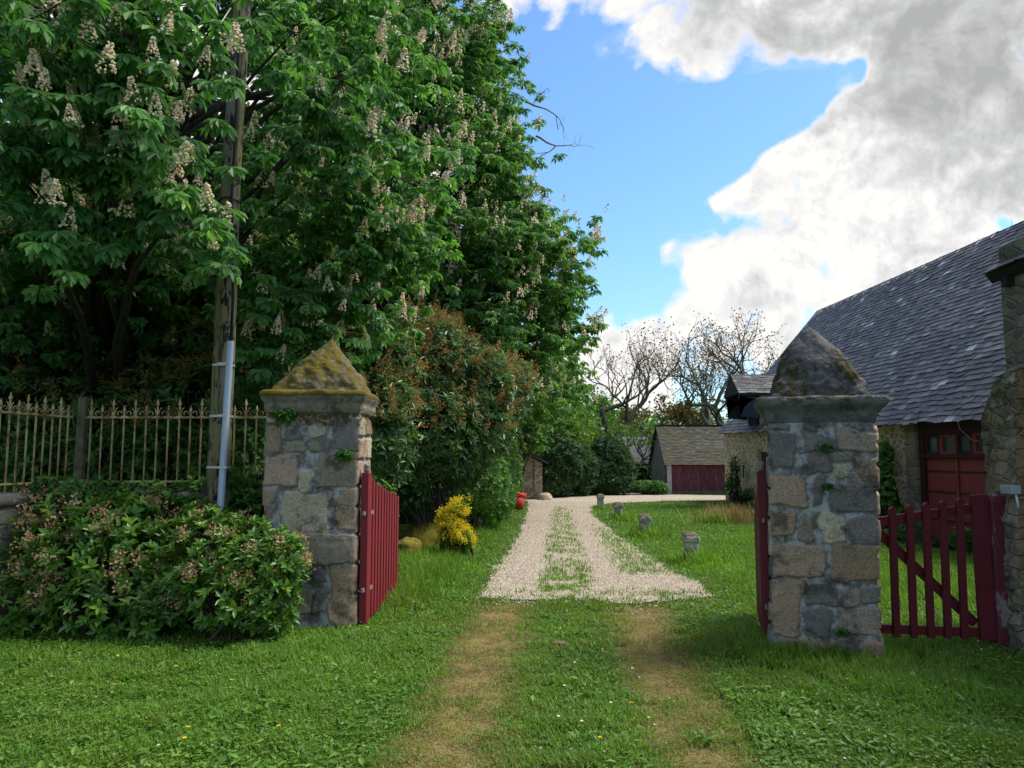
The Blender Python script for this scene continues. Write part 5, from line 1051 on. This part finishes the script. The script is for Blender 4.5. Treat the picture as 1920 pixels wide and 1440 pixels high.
def twigs(g, p, d, L, rd, depth, r, tips, bend=.25, up=.12, kids=(2, 3)):
    n = 5; pts = [p]; dd = d
    for _ in range(n): dd = unit(dd + r.normal(0, bend * .5, 3) + UP * up * .4); pts.append(pts[-1] + dd * L / n)
    pts = np.array(pts); g.tube(pts, np.linspace(rd, rd * .62, n + 1), 7 if depth > 3 else 5 if depth > 1 else 3, cap=False)
    if depth == 0: tips.append((pts[-1], dd)); return
    for k in range(r.integers(kids[0], kids[1] + 1)):
        sp = r.uniform(.35, .8); nd = unit(dd + r.normal(0, sp, 3) + UP * up); twigs(g, pts[-1] if k == 0 else pts[r.integers(2, n + 1)], nd, L * r.uniform(.62, .85), rd * r.uniform(.5, .65), depth - 1, r, tips, bend, up, kids)
# dead branch standing out of the tall chestnut's edge
r = np.random.default_rng(31); tips = []
for p_, q_ in (((985, 190), (1035, 215)), ((1005, 255), (1040, 290))):
    g = Geo(); a_ = at(*p_, 20.5); b_ = at(*q_, 20.5); twigs(g, a_, unit(b_ - a_), .62, .032, 4, r, tips, .35, .02, (2, 2))
    o = g.build('dead_branch', M['dead_twig'], smooth=True); o.parent = next(q for q in bpy.data.objects if q.get('label', '').startswith('tall flowering')); o.matrix_parent_inverse.translation = -Vector(o.parent.location); o['label'] = 'bare grey dead branch'
def bare_tree(label, base, hgt, seed, leaf, n_tip, lean=(0, 0), depth=6, rd=.26, spread=.4, mat='bark_grey', up=.12, cat='tree', name='walnut_tree', fork=3, lsz=.16):
    r = np.random.default_rng(seed); base = np.array(base, float); root = thing(name, label, cat, base); g = Geo(); tips = []; d = unit(np.array([lean[0], lean[1], 1.0])); th = hgt * .24; n = 7
    pts = base + d * np.linspace(-.03, 1, n)[:, None] * th + r.normal(0, .05, (n, 3)); g.tube(pts, np.linspace(rd * 1.3, rd * .85, n), 9, cap=False); L = hgt * .24
    for k in range(fork):
        a = k * 2 * np.pi / fork + r.random(); twigs(g, pts[-1], unit(d + spread * np.array([math.cos(a) * 1.6, math.sin(a), .15])), L, rd * .62, depth, r, tips, .35, up)
    adopt(root, g.build('trunk', M[mat], smooth=True)); tp = np.array([t_[0] for t_ in tips]); td = np.array([t_[1] for t_ in tips])
    if n_tip:
        P = np.repeat(tp, n_tip, 0) + r.normal(0, .16, (len(tp) * n_tip, 3)); D = np.repeat(td, n_tip, 0) + r.normal(0, .7, (len(P), 3)); V, F, kx = leaves(P, D, rdir(len(P), r), r.uniform(.6, 1.2, len(P)) * lsz, r.uniform(.6, 1.2, len(P)) * lsz * .36, 'dia', .1); adopt(root, leaf_obj('crown', M[leaf], [(V, F, np.repeat(r.random(len(P)), kx))]))
    return root
b = gr(1345, 905); bare_tree('large spreading walnut tree with sparse bronze buds behind the shed', (at(1375, 880, 50)[0], 50, -.3), 12.4, 41, 'bronze_leaf', 3, (-.12, 0), 6, .42, .62, up=.16)
bare_tree('bare grey tree with forked trunk standing over the dark bushes', (at(1150, 880, 50)[0], 50, -.3), 12.2, 44, 'bronze_leaf', 1, (.04, 0), 6, .38, .36, up=.26, fork=2)
bare_tree('low tree in bronze green young leaf over the shed ridge', (at(1262, 880, 56)[0], 56, -.3), 7.2, 46, 'bronze_leaf', 7, (-.2, 0), 5, .3, .6, lsz=.26, name='young_oak')
bare_tree('thin budding tree at the right of the walnut', (at(1420, 880, 58)[0], 58, -.3), 10.0, 47, 'bronze_leaf', 2, (.1, 0), 6, .3, .5)
bare_tree('crooked small tree between the bushes and shed', (at(1188, 900, 46)[0], 46, -.3), 4.6, 48, 'wood_green', 5, (.1, 0), 4, .16, .5, name='orchard_tree', lsz=.2)
def leafy(label, base, prof, seed, n, mat, lsz, name='bushy_tree', trunk=.2):
    r = np.random.default_rng(seed); base = np.array(base, float); root = thing(name, label, 'tree', base); zs = [p[0] for p in prof]; rs_ = [p[1] for p in prof]; m = max(n // 60, 10); z = r.uniform(zs[0], zs[-1], m); a = r.random(m) * 6.28; rr = np.interp(z, zs, rs_) * np.sqrt(r.uniform(.3, 1, m)); c = base + np.stack([rr * np.cos(a), rr * np.sin(a), z], -1)
    g = Geo(); g.tube([base - [0, 0, .3], base + [0.1, 0, zs[-1] * .5], base + [0, 0, zs[-1] * .9]], [trunk, trunk * .7, .04], 8)
    for q in c: g.tube(bez(base + [0, 0, max(.3, (q[2] - base[2]) * .5)], (base + q) / 2 + [0, 0, .6 + (q[2]) * .3], q, 5), np.linspace(trunk * .3, .012, 5), 5, cap=False)
    adopt(root, g.build('trunk', M['bark'], smooth=True)); P = np.repeat(c, 60, 0) + r.normal(0, 1, (m * 60, 3)) * (rs_[len(rs_) // 2] * .17); V, F, kx = leaves(P, rdir(len(P), r) - UP * .3, rdir(len(P), r) * .7 + UP, lsz * r.uniform(.6, 1.2, len(P)), lsz * .34 * r.uniform(.7, 1.2, len(P)), 'dia', .15)
    adopt(root, leaf_obj('crown', M[mat], [(V, F, np.repeat(np.clip(.5 + np.repeat(r.normal(0, .16, m), 60) + r.normal(0, .14, len(P)), 0, 1), kx))])); return root
TL = ['fresh green tree beyond the dark conifers', 'rounded green tree behind the bare grey tree', 'green tree above the shed ridge left end', 'spring green tree far behind the shed', 'green tree beyond the pale house chimney', 'leafy tree farthest left behind the outhouse']
for k, (px_, Yk, h_, w_) in enumerate([(1040, 50, 7.5, 3.6), (1120, 66, 6.4, 4.2), (1215, 70, 5.6, 4.5), (1300, 74, 6.5, 5), (1165, 80, 6.2, 5), (985, 46, 8.5, 4)]):
    leafy(TL[k], (at(px_, 880, Yk)[0], Yk, 0), [(.6, w_ * .7), (h_ * .35, w_), (h_ * .7, w_ * .8), (h_, w_ * .25)], 60 + k, 5200, 'wood_green', .32)
# far wood closing the horizon
r = np.random.default_rng(70); n = 26000; x = r.uniform(-140, 160, n); top_ = 4.5 + 3.0 * n2(x, 0 * x, .05, 7) + 2.5 * n2(x, 0 * x, .2, 8); P = np.stack([x, 125 + r.normal(0, 4, n), np.sqrt(r.random(n)) * top_ * 1.3], -1); V, F, kx = leaves(P, rdir(n, r), rdir(n, r), r.uniform(.8, 1.8, n), r.uniform(.4, .8, n), 'dia', .1)
tag(leaf_obj('far_woods', M['wood_green'], [(V, F, np.repeat(r.random(n), kx))]), 'distant line of green woods on the horizon', 'woods', kind='stuff')

def shrub(name, label, blobs, n, mat, lsz, asp, seed, whorl=6, flowers=None, fl_n=0, fl_kind=0, cat='shrub', tipup=.5, stems=7, kind='oval', droop=.15, fl_top=-9, inner=.5, base=None, dens=None, fl_sz=1.0, stem_r=1.0):
    """shrub from ellipsoid blobs (x, y, z, rx, ry, rz): whorls of leaves at shoot tips through the outer half of each blob"""
    r = np.random.default_rng(seed); B = np.array(blobs, float); vol = (B[:, 3] * B[:, 4] + B[:, 3] * B[:, 5] + B[:, 4] * B[:, 5]); idx = r.choice(len(B), n, p=vol / vol.sum()); d = rdir(n, r); rad = r.uniform(inner, 1, n) ** .6
    lumpn = 1 + .30 * fbm(B[idx, :3] + d * 1.5, 3, seed); P = B[idx, :3] + d * B[idx, 3:6] * (rad * lumpn)[:, None]; k = P[:, 2] > .04; P, d, idx, rad = P[k], d[k], idx[k], rad[k]; n = len(P)
    # drop shoots buried in another blob
    bur = np.zeros(n, bool)
    for q in range(len(B)): bur |= (np.linalg.norm((P - B[q, :3]) / B[q, 3:6], axis=1) < .55)
    k = ~bur | (r.random(n) < .25); P, d, rad = P[k], d[k], rad[k]; n = len(P); c0 = np.array(base if base is not None else [B[:, 0].mean(), B[:, 1].mean(), 0.0]); root = thing(name, label, cat, c0)
    ax = unit(d + UP * tipup + r.normal(0, .25, (n, 3))); A = unit(np.cross(ax, [.2, .3, .9])); Bv = np.cross(ax, A); a = (np.tile(np.arange(whorl), n) + np.repeat(r.random(n), whorl)) * 2 * np.pi / whorl + r.normal(0, .25, n * whorl)
    sp = r.uniform(.6, 1.3, n * whorl)[:, None]; axr = np.repeat(ax, whorl, 0); rdv = np.repeat(A, whorl, 0) * np.cos(a)[:, None] + np.repeat(Bv, whorl, 0) * np.sin(a)[:, None]; D = axr * .6 + rdv * sp; Nn = axr - rdv * .5 + r.normal(0, .15, (n * whorl, 3)); L = lsz * r.uniform(.6, 1.2, n * whorl)
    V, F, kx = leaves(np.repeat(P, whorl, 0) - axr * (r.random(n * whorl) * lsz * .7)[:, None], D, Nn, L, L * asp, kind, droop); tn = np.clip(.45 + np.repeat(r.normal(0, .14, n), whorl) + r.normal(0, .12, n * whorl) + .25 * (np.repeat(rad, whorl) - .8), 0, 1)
    g = Geo(); sel = r.choice(n, min(n, stems * 12), replace=False)
    for q in sel: b_ = c0 + np.array([r.normal(0, .12), r.normal(0, .1), -.05]) * (1 + B[:, 3].max() * .5); g.tube(bez(b_, (b_ + P[q]) / 2 + [0, 0, (P[q][2] - b_[2]) * .15], P[q], 7), stem_r * np.linspace(.018, .004, 7) * (1 + P[q][2] * .25), 5, cap=False)
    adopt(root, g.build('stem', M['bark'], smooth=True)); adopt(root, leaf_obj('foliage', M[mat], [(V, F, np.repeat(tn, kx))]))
    if flowers:
        c = np.where((P[:, 2] > fl_top) & (rad > .72) & (d[:, 2] > -.5) & (d[:, 1] < .55))[0]; ids = r.permutation(c)[:fl_n]; Pf, Af = P[ids], ax[ids]
        if fl_kind == 0:      # small domed clusters
            q = 40; C = np.repeat(Pf, q, 0) + np.repeat(Af, q, 0) * .05 + r.normal(0, .028 * fl_sz, (len(ids) * q, 3)); Dd = np.repeat(Af, q, 0) + r.normal(0, .8, (len(C), 3)); Vf, Ff, kf = leaves(C, Dd, rdir(len(C), r), r.uniform(.014, .028, len(C)) * fl_sz, r.uniform(.006, .011, len(C)) * fl_sz, 'dia', .1)
        else:                 # upright spent spikes
            q = 34; t_ = r.random(len(ids) * q); sg = 3; dirs = unit(np.repeat(Af, q, 0) + np.repeat(r.normal(0, .45, (len(ids), 3)), q, 0) + UP * .4); C = np.repeat(Pf, q, 0) + dirs * (t_ * .20 * fl_sz)[:, None] + r.normal(0, .022 * fl_sz, (len(t_), 3)); Vf, Ff, kf = leaves(C, dirs + r.normal(0, .7, C.shape), rdir(len(C), r), r.uniform(.02, .045, len(C)) * fl_sz, r.uniform(.006, .012, len(C)) * fl_sz, 'dia', .1)
        adopt(root, leaf_obj('flower_heads', M[flowers], [(Vf, Ff, np.repeat(np.clip(np.repeat(r.uniform(.2, .8, len(ids)), q) + r.normal(0, .2, len(C)), 0, 1), kf))]))
    return root
# front shrubs before the railing
def B(px, py, Y, rx, ry, rz): c = at(px, py, Y); return (c[0], c[1], c[2], rx, ry, rz)
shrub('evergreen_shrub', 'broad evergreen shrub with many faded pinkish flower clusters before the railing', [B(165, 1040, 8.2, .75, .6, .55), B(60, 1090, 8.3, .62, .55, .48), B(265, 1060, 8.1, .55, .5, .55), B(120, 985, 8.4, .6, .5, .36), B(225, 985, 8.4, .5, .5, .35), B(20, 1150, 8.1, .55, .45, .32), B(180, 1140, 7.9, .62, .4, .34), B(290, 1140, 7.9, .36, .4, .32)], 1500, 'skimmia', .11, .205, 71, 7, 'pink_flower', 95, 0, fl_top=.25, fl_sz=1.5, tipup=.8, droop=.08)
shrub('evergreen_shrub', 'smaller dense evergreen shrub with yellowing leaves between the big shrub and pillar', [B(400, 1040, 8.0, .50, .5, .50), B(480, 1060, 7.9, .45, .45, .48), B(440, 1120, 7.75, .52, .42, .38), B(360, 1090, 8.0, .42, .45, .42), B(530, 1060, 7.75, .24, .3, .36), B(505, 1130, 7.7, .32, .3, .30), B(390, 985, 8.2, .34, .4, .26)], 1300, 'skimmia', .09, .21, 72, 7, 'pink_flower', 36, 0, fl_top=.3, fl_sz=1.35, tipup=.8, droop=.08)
# laurels behind the railing
shrub('laurel_bush', 'huge dark laurel with brown flower spikes behind the railing at left', [B(60, 640, 11.2, 1.5, 1.1, 1.3), B(170, 760, 10.8, 1.3, .9, 1.2), B(40, 800, 10.9, 1.3, .9, 1.2), B(120, 560, 11.4, 1.4, 1.0, 1.1), B(30, 540, 11.4, 1.1, .9, 1.1)], 2900, 'laurel', .15, .17, 73, 6, 'brown_flower', 340, 1, fl_top=2.1, fl_sz=1.2)
shrub('laurel_bush', 'dark laurel with brown flower spikes behind the railing and pole', [B(300, 690, 10.9, 1.1, .9, 1.1), B(380, 790, 10.7, 1.2, .8, 1.1), B(250, 820, 10.6, 1.0, .8, 1.0), B(440, 700, 11.2, .9, .8, .9), B(260, 590, 11.3, 1.1, .8, .9), B(370, 600, 11.4, 1.0, .8, .9)], 2800, 'laurel', .15, .17, 74, 6, 'brown_flower', 340, 1, fl_top=2.0, fl_sz=1.2)
shrub('wall_ivy', 'ragged ivy and seedlings along the foot of the railing on the garden wall', [B(190, 925, 8.8, .4, .16, .16), B(270, 930, 8.8, .45, .16, .18), B(350, 925, 8.8, .4, .16, .2), B(450, 925, 8.8, .42, .18, .3), B(470, 960, 8.7, .3, .2, .3), B(110, 920, 8.4, .4, .2, .16), B(350, 960, 8.75, .4, .14, .2)], 900, 'ivy', .07, .34, 88, 5, cat='ivy')
shrub('spotted_laurel', 'low leafy green bush just behind the railing bars', [B(230, 870, 9.9, .6, .4, .55), B(320, 860, 9.9, .7, .4, .55), B(440, 890, 9.9, .7, .4, .7), B(100, 890, 9.9, .8, .4, .6), B(470, 820, 10.0, .35, .3, .45)], 1100, 'ivy', .085, .28, 75, 6)
# laurel with orange spikes beyond the left pillar
shrub('laurel_bush', 'tall laurel covered in orange brown flower spikes beyond the mossy pillar', [B(790, 690, 15.6, 1.4, 1.1, 1.1), B(720, 700, 14.4, .8, .9, 1.2), B(870, 725, 16, 1.2, 1.0, 1.0), B(780, 790, 15.0, 1.25, .9, 1.0), B(930, 735, 17, .95, .9, .9), B(880, 805, 15.8, 1.0, .8, .8), B(720, 830, 13.4, .6, .7, .9), B(790, 635, 16.2, .95, .9, .65), B(820, 850, 15.2, .8, .6, .5), B(730, 760, 13.6, .5, .6, .6)], 4300, 'laurel', .17, .17, 76, 6, 'brown_flower', 560, 1, fl_top=2.25, fl_sz=1.3, stem_r=.25)
shrub('ivy_bank', 'bank of ivy and brambles running along the drive left side', [B(745, 915, 15, .7, .6, .5), B(890, 895, 17.5, .8, 1.2, .8), B(915, 930, 19.5, .75, 1.6, .7), B(810, 930, 16.5, .8, .8, .5), B(930, 880, 23, .8, 2.0, 1.2), B(940, 905, 26.5, .55, 1.6, 1.2), B(705, 950, 12.6, .4, .4, .5)], 5200, 'ivy', .085, .33, 77, 5, cat='ivy')
shrub('hornbeam_bush', 'bright green leafy bush reaching over the outhouse wall', [B(975, 815, 29.5, .9, 1.2, .8), B(945, 845, 28, .75, 1.2, 1.2), B(950, 895, 27.5, .55, .9, .9)], 1700, 'wood_green', .15, .36, 78, 5)
shrub('conifer_bush', 'dark evergreen bush in the shade of the outhouse', [B(1052, 870, 36, 1.1, 1.2, 1.3), B(1035, 900, 35.5, .9, .9, 1.0), B(1085, 880, 37, 1.0, 1.2, 1.3)], 2600, 'conifer', .22, .16, 79, 6)
shrub('conifer_bush', 'larger dark green conifer bush left of the shed', [B(1140, 865, 38.5, 1.15, 1.2, 1.35), B(1120, 890, 38, 1.2, 1.0, 1.1), B(1165, 880, 38.5, .75, .9, 1.15), B(1145, 905, 38, 1.2, .9, .7)], 3000, 'conifer', .22, .16, 80, 6)
shrub('hedge', 'clipped dark hedge beside the shed gable', [B(1190, 890, 44, .8, .5, .75), B(1212, 890, 44, .8, .5, .75), B(1230, 890, 44, .8, .5, .75)], 1400, 'conifer', .14, .3, 81, 6, cat='hedge')
shrub('nettle_patch', 'clump of tall nettles at the shed corner', [B(1205, 912, 38.2, .8, .5, .32), B(1232, 914, 38, .6, .4, .30)], 700, 'ivy', .14, .28, 82, 5, cat='plant')
shrub('yellow_shrub', 'bright yellow flowering shrub beside the drive', [B(858, 965, 14.0, .16, .2, .24), B(848, 1000, 13.9, .22, .22, .28), B(868, 1015, 13.8, .17, .2, .22), B(840, 975, 14.1, .16, .2, .2), B(872, 945, 14.0, .08, .12, .12)], 520, 'ivy', .05, .25, 83, 6, 'yellow', 150, 0, fl_top=.15, fl_sz=1.2)
shrub('climbing_rose', 'thin climbing plant on a post against the barn wall', [B(1372, 895, 30.4, .30, .2, .5), B(1378, 872, 30.6, .25, .15, .4), B(1368, 918, 30.2, .3, .2, .3), B(1410, 925, 29.5, .5, .3, .2)], 210, 'ivy', .10, .3, 84, 5, cat='plant')
shrub('climber', 'green climber on the barn wall left of the doors', [B(1657, 880, 18.3, .16, .35, .55), B(1663, 920, 18.0, .16, .35, .5), B(1660, 850, 18.4, .14, .3, .3), B(1680, 960, 17.9, .2, .3, .2)], 700, 'ivy', .09, .34, 85, 5, cat='plant')
shrub('weed_clump', 'leafy weed clump at the foot of the barn door', [B(1815, 1010, 14.6, .35, .25, .22), B(1700, 1000, 16.8, .5, .3, .2)], 260, 'ivy', .10, .3, 86, 5, cat='plant')
for lab, px_, py_, Y_, s_ in (('small fern tuft rooted under the mossy pillar cap', 537, 778, 8.22, .11), ('fern tuft growing from the mossy pillar joint', 647, 853, 8.24, .09), ('small fern under the grey pillar cap', 1548, 840, 6.98, .06), ('tiny fern growing from the middle of the grey pillar', 1550, 912, 6.98, .05), ('green seedling at the foot of the grey pillar', 1578, 1185, 6.92, .06)):
    c = at(px_, py_, Y_); shrub('fern', lab, [(c[0], c[1] - .02, c[2], s_, s_ * .5, s_ * .55)], 60, 'ivy', s_ * .55, .2, int(px_), 6, cat='plant', stems=1, stem_r=.1, base=(c[0], c[1] + .05, c[2]))
# dry stalks on the lawn, long tufts at bollards
r = np.random.default_rng(90)
def tuft(name, label, c, w, h, n, mat, wd=.006, cat='grass tuft'):
    P = np.stack([c[0] + r.normal(0, w * .45, n), c[1] + r.normal(0, w * .35, n), np.zeros(n)], -1); a = r.random(n) * 6.28; le = r.uniform(.1, .7, n); D = np.stack([np.cos(a) * le, np.sin(a) * le, np.ones(n)], -1); V, F, kx = leaves(P, D, np.stack([-np.cos(a), -np.sin(a), le], -1), h * r.uniform(.5, 1.1, n), wd, 'blade', r.uniform(-.1, .45, n)); o = leaf_obj(name, M[mat], [(V, F, np.repeat(r.uniform(.2, .9, n), kx))]); return tag(o, label, cat)
tuft('dry_grass_tuft', 'tuft of dry straw coloured stalks on the lawn', gr(1365, 978), 1.0, .62, 420, 'dry_grass', .010)
tuft('grass_tuft', 'long green grass tuft in front of the dry stalks', gr(1345, 980), .5, .40, 200, 'grass', .009)
for k, lab in enumerate(('long grass tuft round the foot of the nearest bollard', 'grass tuft at the foot of the second bollard from the gate', 'grass tuft at the foot of the third bollard from the gate')):
    tuft('grass_tuft', lab, BOL[k] + [.10, -.12, 0], .52 - .06 * k, .27, 260, 'grass', .010)
